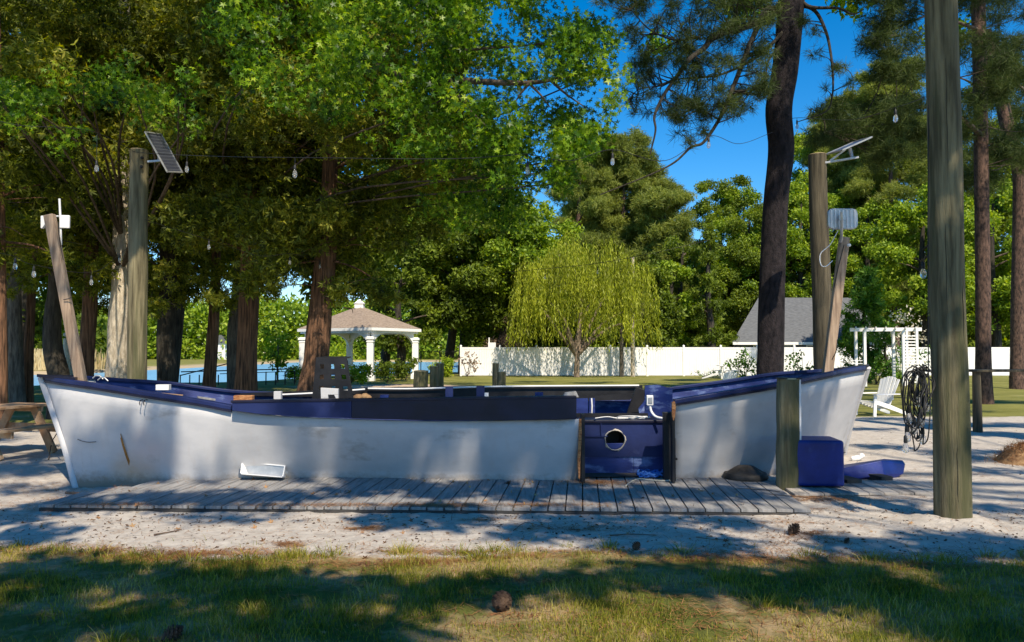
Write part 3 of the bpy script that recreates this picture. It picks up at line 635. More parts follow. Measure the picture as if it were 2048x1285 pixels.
b = MB(); b.prism([P(1290, 772, 10.6), P(1316, 770, 10.6), P(1345, 778, 10.6), P(1346, 850, 10.6), P(1290, 850, 10.6)], (0, .04, 0)); b.build('bulkhead', M['blue_worn'], boat)
b = MB(); b.prism([P(1148, 798, 10.9), P(1176, 797, 10.9), P(1176, 850, 10.9), P(1148, 850, 10.9)], (0, .04, 0)); b.build('bulkhead', M['blue_worn'], boat)
b = MB(); b.prism([P(1179, 797, 11.2), P(1190, 797, 11.2), P(1190, 836, 11.2), P(1179, 836, 11.2)], (0, .04, 0)); b.build('panel_batten', M['blue_worn'], boat); b = MB(); b.prism([P(1277, 818, 10.4), P(1291, 800, 10.4), P(1291, 806, 10.4), P(1279, 829, 10.4)], (0, .03, 0)); b.build('panel_batten', M['blue_worn'], boat)
b = MB(); b.tube([P(1183, 797, 11.1), P(1184, 812, 11.08), P(1183.5, 827, 11.1)], .012, 6); b.build('conduit', M['plastic_w'], boat)
b = MB(); b.box(P(1299.5, 801, 9.9), (.085, .06, .13)); eb = b.build('electrical_box', M['plastic_w'], boat, bevel=.008)
b = MB(); b.box(P(1299.5, 801, 9.9) + V(0, -.034, 0), (.05, .012, .075)); b.build('box_cover', M['metal'], eb)
b = MB(); q = curve([P(1300, 812, 9.9), P(1303, 824, 9.88), P(1312, 834, 9.8), P(1328, 838, 9.7)], 6); b.tube(q, .016, 8); b.build('conduit', M['plastic_w'], boat)
b = MB(); fl = [p + V(0, .08, 0) for p in ftL] + [p + V(0, .08, 0) for p in ftR] + [r[5] + V(0, -.02, 0) for r in rows[::-1]]; b.add([V(p.x, p.y, .05) for p in fl], [tuple(range(len(fl)))]); b.build('floor', M['deck_edge'], boat)
# white chute, hooks, rust streak, seam on the hull
def onhull(px, py):
    best = None
    for r in rL + rR:
        for p in r:
            q = P(px, py, p.y); dd = (q - p).length
            if best is None or dd < best[0]: best = (dd, p.y)
    return P(px, py, best[1] - .028)
b = MB(); d1 = onhull(530, 940).y
p = [P(486, 922, d1), P(569, 931, d1), P(569, 955, d1 - .02), P(497, 951, d1 - .02)]
b.prism([p[0], p[1], p[1] + V(0, -.02, 0), p[0] + V(0, -.02, 0)], (0, 0, -.012)); 
b.prism([p[3], p[2], p[2] + V(.01, -.13, .03), p[3] + V(-.045, -.13, .045)], (0, 0, -.012))
b.prism([p[0], p[3], p[3] + V(-.045, -.13, .045)], (-.012, 0, 0)); b.prism([p[1], p[2], p[2] + V(.01, -.13, .03)], (.012, 0, 0))
ch = b.build('chute', M['plastic_w'], boat); b = MB(); b.prism([q_ + V(0, .004, 0) for q_ in p], (0, -.006, 0)); b.build('chute_shade_plate', M['metal'], ch)  # grey plate stands in for the shade inside the chute
b = MB(); b.lathe(P(481, 935, d1 - .03), [(.02, -.012), (.02, .012)], 10, Matrix.Rotation(math.pi / 2, 3, 'X')); b.build('bolt', M['metal'], boat); b = MB(); b.lathe(P(574, 946, d1 - .03), [(.016, -.012), (.016, .012)], 10, Matrix.Rotation(math.pi / 2, 3, 'X')); b.build('bolt', M['metal'], boat)
for hx in (285, 293):
    b = MB(); o_ = onhull(hx, 802); b.tube([o_ + V(0, .02, .01), o_ + V(0, -.05, .01), o_ + V(-.003, -.07, -.02), o_ + V(0, -.06, -.05)], .006, 6); b.build('hook', M['dkmetal'], boat)
b = MB(); pr = None; q = [(240, 868, 1.5), (246, 890, 2.2), (253, 912, 2.5), (262, 935, 3), (268, 958, 2)]
b.loft([[onhull(x - w, y), onhull(x + w, y)] for x, y, w in q]); b.build('rust_streak', mat('rust', (.22, .09, .02), (.42, .2, .05), 10, .9, .3), boat, fixn=False)
b = MB(); q = curve([onhull(x, y) for x, y in ((155, 879), (165, 883), (178, 885), (192, 884))], 3); b.tube(q, .0035, 5); b.build('crack', M['black'], boat)
b = MB(); o_ = onhull(1352, 918); b.lathe(o_ + V(0, -.01, 0), [(.014, -.02), (.014, .02)], 8, Matrix.Rotation(math.pi / 2, 3, 'X')); b.build('bolt', M['dkmetal'], boat)
for (bx, by) in ((195, 757), (205, 761)):
    b = MB(); c_ = P(bx, by, 9.65); b.tube([c_ + V(-.06, 0, 0), c_ + V(-.02, 0, .035), c_ + V(.03, 0, .03), c_ + V(.07, 0, -.01)], .009, 6); b.build('cleat', M['metal'], boat)

# loose things in and around the boat
b = MB(); c_ = P(327, 775, 9.9); b.box(c_, (.16, .1, .07), (0, 0, .1)); b.box(c_ + V(-.04, -.052, -.003), (.06, .006, .05), (0, 0, .1)); o = b.build('battery_box', M['plastic_w'], loc=tuple(c_ - V(0, 0, .035)), bevel=.006); tag(o, 'small white box lying on the blue far gunwale, left end', 'box')
b = MB(); b.beam(P(300, 786, 9.7), P(365, 795, 9.9), .12, .025); b.beam(P(395, 795, 9.6), P(432, 800, 9.7), .10, .03)
b = MB(); c_ = P(340, 789, 9.75); b.beam(P(300, 786, 9.72), P(366, 792, 9.85), .1, .022); tag(b.build('plank', M['picnic'], loc=tuple(c_), bevel=.003), 'thin bare wood plank lying inside the left gunwale', 'plank')
b = MB(); c_ = P(412, 798, 9.6); b.beam(P(395, 795, 9.55), P(430, 800, 9.65), .1, .025); tag(b.build('plank', M['deck'], loc=tuple(c_), bevel=.003), 'short grey plank inside the boat beside the broken rail end', 'plank')
b = MB(); c_ = P(725, 795, 9.7)
for dx, dz, s_ in ((-.05, 0, .07), (.03, .01, .06), (.07, -.01, .05)): b.lathe(c_ + V(dx, 0, dz - .04), [(s_ * .7, 0), (s_, .03), (s_ * .9, .06), (s_ * .4, .08)], 9)
tag(b.build('sandbag', M['straw'], loc=tuple(c_)), 'crumpled grey bag lying beside the black slotted cabinet', 'bag')
cab = thing('slotted_cabinet', 'black trapezoid cabinet with rows of square slots standing in the boat', 'cabinet', tuple(V(XP(662, 10.6), 10.6, .05)))
def slotboard():
    m_ = MB(); d = 10.5; ys = [718, 729, 738, 750, 759, 773, 781, 830]; 
    def lx(y): return 632 - (y - 718) * .10
    def rx(y): return 693 + (y - 718) * .17
    for i in range(7):
        y0, y1 = ys[i], ys[i + 1]
        cuts = [(0, 1)] if i % 2 == 0 else [(0, .15), (.27, .47), (.58, .77), (.90, 1)]
        for a, c in cuts:
            q = [P(lx(y) + (rx(y) - lx(y)) * t, y, d) for y, t in ((y0, a), (y0, c), (y1, c), (y1, a))]; m_.prism(q, (0, .035, 0))
    return m_
slotboard().build('slotted_front', M['black'], cab)
b = MB(); b.prism([P(632, 718, 10.5), P(693, 718, 10.5), P(693, 718, 10.5) + V(-.03, .45, .01), P(632, 718, 10.5) + V(.03, .45, .01)], (0, 0, .02)); b.build('top_board', M['black'], cab)
b = MB()
for x_, s_ in ((636, 1), (696, -1)): b.prism([P(x_, 721, 10.54), P(x_ + s_ * 2, 721, 10.9), P(x_ - s_ * 8, 830, 10.9), P(x_ - s_ * 8, 830, 10.54)], (.02 * s_, 0, 0))
b.build('side_board', M['black'], cab)
b = MB(); 
for k in range(3):
    q = [P(1232 + 4 * k, 836, 9.95)]; 
    for j in range(14):
        a = j / 13 * 6.28 * 1.2; q.append(P(1262 + 32 * math.cos(a + k) + random.uniform(-3, 3), 836 + 3.5 * math.sin(a) + k, 9.95 + .12 * math.sin(a)))
    b.tube(curve(q, 3), .006, 5)
b.tube(curve([P(1190, 837, 9.8), P(1215, 834, 9.9), P(1240, 837, 9.9), P(1300, 835, 9.95)], 5), .007, 5)
c_ = P(1260, 838, 9.9); tag(b.build('cable', M['plastic_w'], loc=tuple(c_)), 'loose coil of white cable lying on the counter above the round hole', 'cable')
b = MB(); q = []
for j in range(60):
    a = j * .75; q.append(G(1300 + 28 * math.sin(a * 1.3) * (1 - j / 120), 950 + 5 * math.cos(a * 1.7), .05) + V(0, 0, .02 + .02 * math.sin(a * 2.3)))
b.tube(curve(q, 2), .011, 5); c_ = G(1300, 950, .04); tag(b.build('rope', M['bluerope'], loc=tuple(c_)), 'tangle of bright blue rope on the deck in the boat opening', 'rope')
b = MB(); q = [G(x, y, .04) for x, y in ((1252, 972), (1262, 964), (1278, 958), (1296, 960), (1330, 962), (1352, 959))]; b.tube(curve(q, 3), .009, 5); tag(b.build('rope', mat('pale_rope', (.45, .42, .34), (.6, .56, .46), 20, .8, .3), loc=tuple(q[2])), 'thin pale rope trailing across the deck under the blue rope', 'rope')
cp = thing('domed_lid', 'dark domed cap lying on the deck against the white hull', 'cap', tuple(G(1492, 958, .03)))
c_ = cp.location.copy(); c_.y += .02
b = MB(); b.lathe(c_, [(.262, 0), (.275, .02), (.262, .06), (.25, .075)], 18); b.build('lid_rim', M['cap'], cp)
b = MB(); b.lathe(c_, [(.245, .07), (.10, .155), (.03, .165)], 8); b.sm = [False] * len(b.sm); b.build('lid_dome', M['cap'], cp)
# blue block
bb = G(1646, 976, .03); bz = math.radians(7)
b = MB(); b.box(bb + V(0, .27, .275), (.56, .52, .53), (0, 0, -bz)); o = b.build('dock_float', M['bluefoam'], loc=tuple(bb), bevel=.035); tag(o, 'upright royal blue block standing beside the short piling', 'float')
o.modifiers['bevel'].segments = 3
lf = G(1752, 962, .02); b = MB(); d = 9.75
poly = [P(1694, 937, d), P(1764, 920, d), P(1768, 955, d - .02), P(1700, 961, d - .02)]
b.add([P(1680, 938, d + .0), P(1764, 921, d), P(1770, 951, d - .05), P(1688, 962, d - .12),
       P(1685, 930, d + .55), P(1768, 917.5, d + .5), P(1806, 921, d + .35), P(1811, 928, d + .25), P(1808, 949, d + .18), P(1790, 956, d + .1)],
      [(0, 1, 2, 3), (1, 6, 7), (1, 7, 8, 9, 2), (0, 4, 5, 6, 1), (4, 0, 3), (2, 9, 8, 7, 6, 5, 4, 3)])
o = b.build('dock_float', M['bluefoam'], loc=tuple(lf), bevel=.012); tag(o, 'low tilted royal blue slab with sloping top lying right of the upright block', 'float')
for (u_, v_, w_, lab) in ((1712, 968, .2, 'dark timber chock under the left end of the low blue slab'), (1778, 962, .16, 'dark timber chock under the right end of the low blue slab')):
    b = MB(); b.box(G(u_, v_, .035) + V(0, .25, 0), (w_, .3, .065), (0, 0, .2)); tag(b.build('wood_block', M['deck_edge'], loc=tuple(G(u_, v_)), bevel=.005), lab, 'timber')
b = MB(); c_ = G(1712, 921); b.lathe(c_ + V(0, 0, .03), [(.025, -.07), (.04, -.05), (.04, .04), (.015, .08), (.013, .1)], 9, Matrix.Rotation(math.radians(80), 3, 'Y')); b.lathe(c_ + V(.1, .03, .03), [(.015, 0), (.05, .03), (.03, .06), (.01, .07)], 7); tag(b.build('plastic_bottle', M['plastic_w'], loc=tuple(c_)), 'crushed white plastic bottle on sand behind the upright blue block', 'bottle')

# ------------------------------------------------------------------ poles
def pole(name, label, base, top, r0, r1, m='pole', extra=None, n=20, group=None):
    t = thing(name, label, 'pole', tuple(base), group); base = Vector(base); top = Vector(top); q = [base.lerp(top, k / 16) + V(math.sin(k * .9) * r0 * .03, math.cos(k * 1.3) * r0 * .03, 0) for k in range(17)]; q[0].z -= .2
    b = MB(); b.tube(q, taper(17, r0, r1), n, cap=False, wob=.012); b.build('shaft', M[m], t)
    b = MB(); b.lathe(q[-1], [(r1, -.01), (r1 * .96, .004)], n); b.build('cut_end', M['cutwood'], t); return t
POLET = P(1872, -420, POLE.y)
bigpole = pole('utility_pole', 'thick greenish wooden pole in the near right foreground', POLE, POLET, .163, .135)
b = MB()                                                             # drying cracks
for (ya, yb, dx) in ((140, 420, -12), (560, 700, 15), (760, 1010, 22), (430, 640, -20), (870, 1000, -8)):
    t0 = (1042 - ya) / 1462; t1 = (1042 - yb) / 1462; pp = []
    for k in range(7):
        t = t0 + (t1 - t0) * k / 6; c_ = POLE.lerp(POLET, t); r = .163 - .028 * t; a = dx / 36; pp.append(c_ + V(math.sin(a) * r * 1.0 + .004 * math.sin(k * 2.2), -math.cos(a) * r * 1.0, 0))
    b.tube(pp, [.0008, .0022, .003, .003, .003, .002, .0008], 4)
b.build('drying_cracks', M['bark_dark'], bigpole)
lp0 = V(XP(277, 12.7), 12.7, 0); lp1 = P(278, 301, 12.7)
lpole = pole('light_pole', 'round wooden pole behind the left end of the boat with solar panel', lp0, lp1, .155, .145)
for (bx, by) in ((284, 316), (283, 334)): b = MB(); b.lathe(P(bx, by, 12.55), [(.022, -.02), (.03, .0), (.018, .02)], 8, Matrix.Rotation(math.pi / 2, 3, 'X')); b.build('bolt', M['dkmetal'], lpole)
rp0 = V(XP(1650, 12.9), 12.9, 0); rp1 = P(1634, 310, 12.9); M['pole_dark'] = mat('dark_pole_wood', (.035, .03, .02), (.12, .10, .065), 4, .9, .8, (5, 5, .35), bdist=.02)
rpole = pole('light_pole', 'dark wooden pole behind the boat near the right end with solar panel', rp0, rp1, .165, .145, 'pole_dark')
sp0 = G(1575, 977, .0); sp1 = P(1576, 757, sp0.y); sp = pole('piling', 'short weathered wooden piling standing at the deck corner against the hull', sp0, sp1, .132, .128)
b = MB(); b.beam(P(1554, 757, 9.0), P(1601, 757, 9.0), .1, .012); b.build('cap_plate', M['dkmetal'], sp)
b = MB(); b.tube([P(1599, 760, 9.0), P(1600, 860, 9.0), P(1600, 968, 9.05)], .016, 8); b.build('conduit', M['plastic_w'], sp)
# leaning posts with antennas
def leanpost(base, top, w, label):
    t = thing('antenna_post', label, 'post', tuple(base)); b = MB(); d = (top - base).normalized(); b.beam(base, top, w, w * .75, (0, 1, 0)); b.build('post_shaft', M['post'], t, bevel=.012); return t
a0 = P(163, 766, 10.0); a1 = P(99, 430, 10.0)
lpst = leanpost(a0 + (a0 - a1).normalized() * .5, a1, .125, 'leaning wooden post rising from the left end of the boat with white antennas')
b = MB(); b.tube([P(119, 398, 10.05), P(121, 440, 10.05), P(122, 490, 10.05)], .014, 8); b.build('mast', M['plastic_w'], lpst)
b = MB(); b.box(P(130, 444, 10.05), (.12, .04, .17), (0, 0, .2)); b.build('antenna_panel', M['plastic_w'], lpst, bevel=.008)
b = MB(); b.prism([P(81, 432, 10.1), P(92, 431, 10.1), P(92, 446, 10.1), P(84, 457, 10.1), P(81, 457, 10.1)], (0, .05, 0)); b.box(P(112, 433, 10.1), (.08, .03, .02)); b.build('antenna_panel', M['plastic_w'], lpst, bevel=.006)
b = MB(); b.tube([P(116, 445, 10.02), P(118, 470, 10.0), P(126, 520, 10.0)], .006, 5); b.tube([P(127, 600, 9.93), P(137, 598, 9.92), P(142, 596, 9.95)], .006, 5); b.build('cable', M['blackrub'], lpst)
a0 = P(1656, 738, 11.3); a1 = P(1689, 475, 11.3)
rpst = leanpost(a0 + (a0 - a1).normalized() * .5, a1, .135, 'leaning wooden post at the right end of the boat with rounded white panel')
b = MB(); cc = P(1686, 438, 11.2); rr_ = []
for k in range(24):
    a = 2 * math.pi * (k + .5) / 24; rr_.append(cc + V(.22 * math.copysign(abs(math.cos(a)) ** .38, math.cos(a)), 0, .155 * math.copysign(abs(math.sin(a)) ** .38, math.sin(a))))
b.prism(rr_, (0, .05, 0)); b.build('antenna_panel', M['metal'], rpst, bevel=.01)
b = MB()
for k in range(7): b.box(cc + V(-.17 + .057 * k, -.004, 0), (.022, .012, .26))
b.build('panel_rib', M['plastic_w'], rpst)
b = MB(); b.tube([P(1683, 425, 11.1), P(1683, 478, 11.15), P(1681, 484, 11.2)], .022, 8); b.box(P(1684, 436, 11.12), (.09, .03, .07)); b.build('bracket', M['metal'], rpst)
b = MB(); q = curve([P(1676, 462, 11.2), P(1660, 490, 11.25), P(1641, 508, 11.2), P(1642, 530, 11.15), P(1652, 533, 11.15), P(1665, 522, 11.2)], 5); b.tube(q, .007, 6); b.build('cable', M['plastic_w'], rpst)
b = MB(); q = curve([P(1688, 490, 11.2), P(1671, 560, 11.25), P(1668, 600, 11.3), P(1674, 690, 11.25), P(1664, 720, 11.25)], 5); b.tube(q, .007, 6); b.build('cable', M['blackrub'], rpst)
b = MB(); b.lathe(P(1698, 491, 11.2), [(.02, -.02), (.03, 0), (.02, .02)], 8); b.build('insulator', M['plastic_w'], rpst)
# solar panels
def panel(corners, label, d_arm, arm, pd=.03):
    c = [Vector(x) for x in corners]; nrm = (c[1] - c[0]).cross(c[3] - c[0]).normalized(); ctr = sum(c, V(0, 0, 0)) / 4
    t = thing('solar_panel', label, 'solar panel', tuple(ctr)); 
    u = (c[1] - c[0]); v = (c[3] - c[0]); lu, lv = u.length, v.length; u.normalize(); v = nrm.cross(u).normalized()
    R = Matrix((u, v, nrm)).transposed()
    # cell face built flat then rotated so its grid follows the panel
    me = bpy.data.meshes.new('cells'); hx, hy = lu / 2, lv / 2
    me.from_pydata([(-hx, -hy, 0), (hx, -hy, 0), (hx, hy, 0), (-hx, hy, 0)], [], [(0, 1, 2, 3)]); me.materials.append(M['solar']); o = bpy.data.objects.new('cells', me); col.objects.link(o); o.parent = t; o.rotation_euler = R.to_euler(); 
    b = MB(); fr = [(-hx, -hy), (hx, -hy), (hx, hy), (-hx, hy)]
    w = [ctr + R @ V(x, y, 0) for x, y in fr]
    for i in range(4): b.beam(w[i], w[(i + 1) % 4], .022, .022, tuple(nrm), .011)
    b.build('frame', M['metal'], t)
    b = MB(); b.prism([q_ - nrm * .012 for q_ in w], -nrm * .004); b.build('back_sheet', M['plastic_w'], t)
    b = MB()
    for p0, p1 in arm: b.beam(p0, p1, .045, .03)
    b.build('mount', M['metal'], t); return t
d = 12.2
panel([P(298, 277, d), P(342, 356, d + .126), P(359, 334, d + .57), P(314, 257, d + .45)], 'blue-black solar panel tilted beside the top of the left pole', d, [(P(296, 324, 12.6), P(321, 322, 12.6)), (P(318, 322, 12.6), P(318, 300, 12.65))])
d = 12.8
panel([P(1669, 307, d - .3), P(1728, 281, d - .27), P(1723, 278, d + .23), P(1664, 304, d + .2)], 'solar panel seen edge-on beside the top of the dark right pole', d, [(P(1650, 326, 12.8), P(1717, 315, 12.7)), (P(1704, 316, 12.75), P(1700, 297, 12.8)), (P(1660, 322, 12.8), P(1690, 300, 12.8))])
# posts behind the boat
for i, (px_, py_, w, d_, lab) in enumerate([(842, 742, 30, 16.0, 'thickest and shortest pale post stub seen behind the middle of the boat'), (868, 733, 17, 17.0, 'middle post stub, dark sided, between the thick stub and the tallest'), (880, 727, 16, 18.0, 'tallest narrow post stub left of the white fence corner'),
                                        (991, 727, 13, 17.0, 'grey post stub in front of the white fence, left of its pale neighbour'), (1003, 744, 18, 16.4, 'pale low post stub in front of the white fence')]):
    pole('post_stub', lab, V(XP(px_, d_), d_, 0), P(px_, py_, d_), w / F * d_ / 2, w / F * d_ / 2 * .97, 'pole', group='post stubs behind the boat', n=12)

# ------------------------------------------------------------------ string lights
def bulb(parent, top, s=1.0):
    q = Vector(top); b = MB(); b.lathe(q + V(0, 0, -.075 * s), [(.016 * s, 0), (.02 * s, .01), (.018 * s, .06), (.007 * s, .075)], 10); so_ = b.build('socket', M['blackrub'], parent)
    b = MB(); b.lathe(q + V(0, 0, -.18 * s), [(.005 * s, 0), (.026 * s, .012), (.034 * s, .04), (.028 * s, .07), (.014 * s, .104)], 12); b.build('bulb', M['bulb'], parent)
def strand(label, pts, bulbs, r=.0045):
    q = curve([P(*p) for p in pts], 8); t = thing('string_lights', label, 'string lights', tuple(q[0]), 'string lights strung between poles and trees')
    b = MB(); b.tube(q, r, 5); b.build('wire', M['blackrub'], t)
    for (bx, drop) in bulbs:
        k = min(range(len(q)), key=lambda i: abs(1024 + q[i].x / q[i].y * F - bx)); p = q[k]
        if drop: b = MB(); b.tube([p, p + V(0, 0, -drop)], .004, 4); b.build('drop_wire', M['blackrub'], t)
        bulb(t, p + V(0, 0, -drop), .85)
    return t
strand('string light wire running from the left pole right across the dark cedars', [(262, 304, 12.5), (330, 309, 11.5), (470, 314, 10), (640, 316, 9.2), (900, 318, 9.0), (1055, 308, 9.1)], [(370, .1), (577, .1), (1055, .1)])
strand('string light wire hanging below the sweetgum, crossing the blue sky gap to the pine', [(1055, 308, 9.1), (1140, 322, 9.3), (1225, 300, 9.8), (1330, 322, 10.2), (1417, 272, 10.8), (1480, 288, 12.5), (1545, 265, 14.6)], [(1225, .05), (1417, .03)])
strand('string light wire from the tall pine to the big near pole', [(1572, 240, 14.6), (1600, 236, 13.5), (1700, 240, 11), (1802, 212, 9), (1862, 190, 7.4)], [(1600, .05), (1802, .03)])
strand('upper string light wire at far left over the pole', [(-60, 220, 9), (30, 250, 9.5), (180, 262, 10.5), (270, 304, 12.5)], [(180, .4)])
strand('low string light wire across the willow', [(1010, 545, 22), (1090, 538, 22), (1195, 527, 22), (1300, 508, 22), (1420, 480, 22)], [(1090, .15), (1195, .15)], .007)
strand('string light wire sagging across the left trunks', [(-40, 500, 10), (25, 512, 10.5), (68, 530, 11), (183, 545, 12.5), (235, 512, 15), (268, 482, 16), (290, 440, 12.6)], [(25, .03), (68, .03), (183, .06), (235, .02)])
strand('string light wire between the two middle cedar trunks', [(290, 440, 12.6), (418, 480, 14), (520, 512, 15.5), (580, 508, 16), (640, 522, 17)], [(418, .03), (580, .08), (638, .02)])
# bundle of lights hanging on the big pole
hb = P(1858, 745, POLE.y - .1)
t = thing('string_light_bundle', 'tangled black bundle of string lights hanging on the near right pole', 'string lights', tuple(hb))
b = MB(); R2 = random.Random(3)
for k in range(17):
    w = R2.uniform(5, 22); h = R2.uniform(22, 78); cx = 1850 - w * .5 + R2.uniform(-16, 6); dd = POLE.y - .12 + R2.uniform(-.08, .06); top_y = 735 + R2.uniform(-10, 12); q = []
    for j in range(13):
        a = j / 12 * 2 * math.pi; q.append(P(cx + w * math.sin(a) * (1 + .3 * math.cos(a)) + R2.uniform(-5, 5), top_y + h * (1 - math.cos(a)) + R2.uniform(-3, 3), dd + .03 * math.sin(2 * a)))
    b.tube(curve(q, 4), .006, 5)
b.tube(curve([P(1857, 760, POLE.y - .1), P(1856, 500, POLE.y - .05), P(1857, 250, POLE.y), P(1860, 60, POLE.y)], 5), .005, 5)
b.tube(curve([P(1825, 830, POLE.y - .1), P(1812, 850, POLE.y - .1), P(1811, 880, POLE.y - .1)], 4), .006, 5)
b.build('wire', M['blackrub'], t)
for (bx, by) in ((1811, 872), (1818, 812), (1828, 835), (1842, 820), (1852, 790), (1845, 855), (1835, 780), (1815, 850)):
    bulb(t, P(bx, by, POLE.y - .14 + R2.uniform(-.03, .03)), .9)
b = MB(); b.lathe(P(1857, 742, POLE.y - .1), [(.012, -.04), (.012, .04)], 8, Matrix.Rotation(math.pi / 2, 3, 'X')); b.build('hook', M['dkmetal'], t)
t2 = thing('hanging_bulb', 'single bulb hanging at the left edge of the near right pole', 'light bulb', tuple(P(1846, 527, 7.6))); b = MB(); b.tube([P(1852, 505, 7.3), P(1846, 527, 7.6)], .004, 4); b.build('drop_wire', M['blackrub'], t2); bulb(t2, P(1846, 525, 7.6), .9)

# ------------------------------------------------------------------ furniture on the ground
def picnic(label, loc, rz, m, s=1.0, L_=1.5):
    t = thing('picnic_table', label, 'picnic table', tuple(loc)); t.rotation_euler = (0, 0, rz); Rz = Matrix.Rotation(rz, 3, 'Z')
    def bd(mb, nm, bev=.004):
        # local coordinates
        o_ = mb.build(nm, m, None, bevel=bev); o_.parent = t; return o_
    b = MB()
    for k in range(5): b.box((-.30 * s + .15 * s * k, 0, .74 * s), (.14 * s, L_, .038 * s))
    bd(b, 'tabletop')
    for sx in (-1, 1):
        b = MB()
        for k in range(2): b.box((sx * (.62 + .14 * k) * s, 0, .44 * s), (.135 * s, L_, .038 * s))
        bd(b, 'bench')
    for sy in (-1, 1):
        y = sy * L_ * .32
        for sx in (-1, 1):
            b = MB(); b.beam((sx * .62 * s, y, 0), (sx * .22 * s, y, .71 * s), .04 * s, .14 * s, (1, 0, 0)); bd(b, 'leg')
        b = MB(); b.beam((-.8 * s, y + .04, .39 * s), (.8 * s, y + .04, .39 * s), .038 * s, .13 * s); b.beam((-.34 * s, y + .04, .68 * s), (.34 * s, y + .04, .68 * s), .038 * s, .08 * s); bd(b, 'crossbeam')
    return t
picnic('brown wooden picnic table cut off by the left edge, left of the boat', V(-7.95, 11.9, 0), math.radians(-14), M['picnic'])
def stick():
    b = MB(); q = [G(97, 920), G(103, 905) + V(0, 0, .15), P(112, 870, 11.1), P(122, 850, 11.1)]; b.tube(curve(q, 3), .008, 5); tag(b.build('stick', M['twig'], loc=tuple(q[0])), 'thin dark stick leaning on the end of the picnic bench', 'stick')
stick()
def adirondack(label, loc, rz, s=1.0, group='white slatted garden chairs'):
    t = thing('adirondack_chair', label, 'garden chair', tuple(loc), group); t.rotation_euler = (0, 0, rz); m = M['vinyl']
    def bd(mb, nm): o_ = mb.build(nm, m, None, bevel=.004); o_.parent = t
    b = MB()
    for k in range(6): b.beam((-.26, -.28 + .1 * k, .36 - .035 * k), (.26, -.28 + .1 * k, .36 - .035 * k), .085, .02)
    bd(b, 'seat')
    b = MB()
    for k in range(6):
        x = -.225 + .09 * k; b.beam((x * .8, .20, .16), (x * 1.12, .52, .98 - abs(x) * .35), .078, .018, (0, -1, .4))
    b.beam((-.25, .33, .42), (.25, .33, .42), .03, .06); bd(b, 'backrest')
    for sx in (-1, 1):
        b = MB(); b.beam((sx * .29, -.34, 0), (sx * .29, -.30, .52), .09, .028, (1, 0, 0)); bd(b, 'leg')
        b = MB(); b.prism([(sx * .30, -.36, .32), (sx * .30, .72, .0), (sx * .30, .80, .0), (sx * .30, .80, .06), (sx * .30, .2, .27), (sx * .30, -.36, .42)], (.025 * -sx, 0, 0)); bd(b, 'side_rail')
        b = MB(); b.box((sx * .33, .02, .54), (.13, .78, .024)); bd(b, 'armrest')
    return t
adirondack('white slatted garden chair on the sand right of the boat, facing left', V(XP(1748, 19.3), 19.3, 0), math.radians(-68))
adirondack('white slatted garden chair mostly hidden behind the boat, under the low hedge', V(XP(1437, 25), 25, 0), math.radians(-150))
adirondack('small distant white garden chair in front of the fence beside the hedge', V(XP(1432, 45), 45, 0), math.radians(70))
picnic('small distant white picnic table in front of the white fence', V(XP(1462, 46), 46, 0), math.radians(90), M['vinyl'], 1.0, 1.6)
bt = thing('bar_table', 'dark high table with a thick leg behind the near right pole', 'table', (XP(1995, 15.5), 15.5, 0))
b = MB(); b.box((XP(2032, 15.5), 15.6, 1.21), (2.1, .6, .045), (0, 0, .03)); b.build('tabletop', M['pole_dark'], bt, bevel=.01)
for (lx_, ly_) in ((1945, 15.4), (2125, 15.5)):
    b = MB(); b.tube([V(XP(lx_, 15.5), ly_, -.05), V(XP(lx_, 15.5), ly_, 1.19)], [.09, .075], 10); b.build('leg', M['pole_dark'], bt)
# straw heap at right edge
def heap():
    c_ = G(2052, 925); n = 24; b = MB(); rows_ = []
    for i in range(9):
        r = .42 * (1 - i / 8) ** .7; z = .26 * (1 - (r / .42) ** 2); rows_.append([c_ + V(r * math.cos(2 * math.pi * k / n) * (1 + .1 * math.sin(k)), r * math.sin(2 * math.pi * k / n), z - .02) for k in range(n + 1)])
    t = thing('straw_heap', 'heap of brown pine straw on the sand at the right edge', 'straw heap', tuple(c_)); b.loft(rows_); b.build('mound', M['straw'], t)
    x = rng.normal(size=1800) * .22; y = rng.normal(size=1800) * .22; r = np.hypot(x, y); z = .26 * np.clip(1 - (r / .42) ** 2, 0, 1) + .01
    C = np.stack([x + c_.x, y + c_.y, z], -1); v, f = scatter(C, .09, 'leaf'); T0 = v.reshape(-1, 4, 3); T0[:, 1] = T0[:, 0] + (T0[:, 1] - T0[:, 0]) * .12; T0[:, 3] = T0[:, 0] + (T0[:, 3] - T0[:, 0]) * .12
    fastmesh('loose_straw', T0.reshape(-1, 3), f, M['needle_litter'], t)
heap()
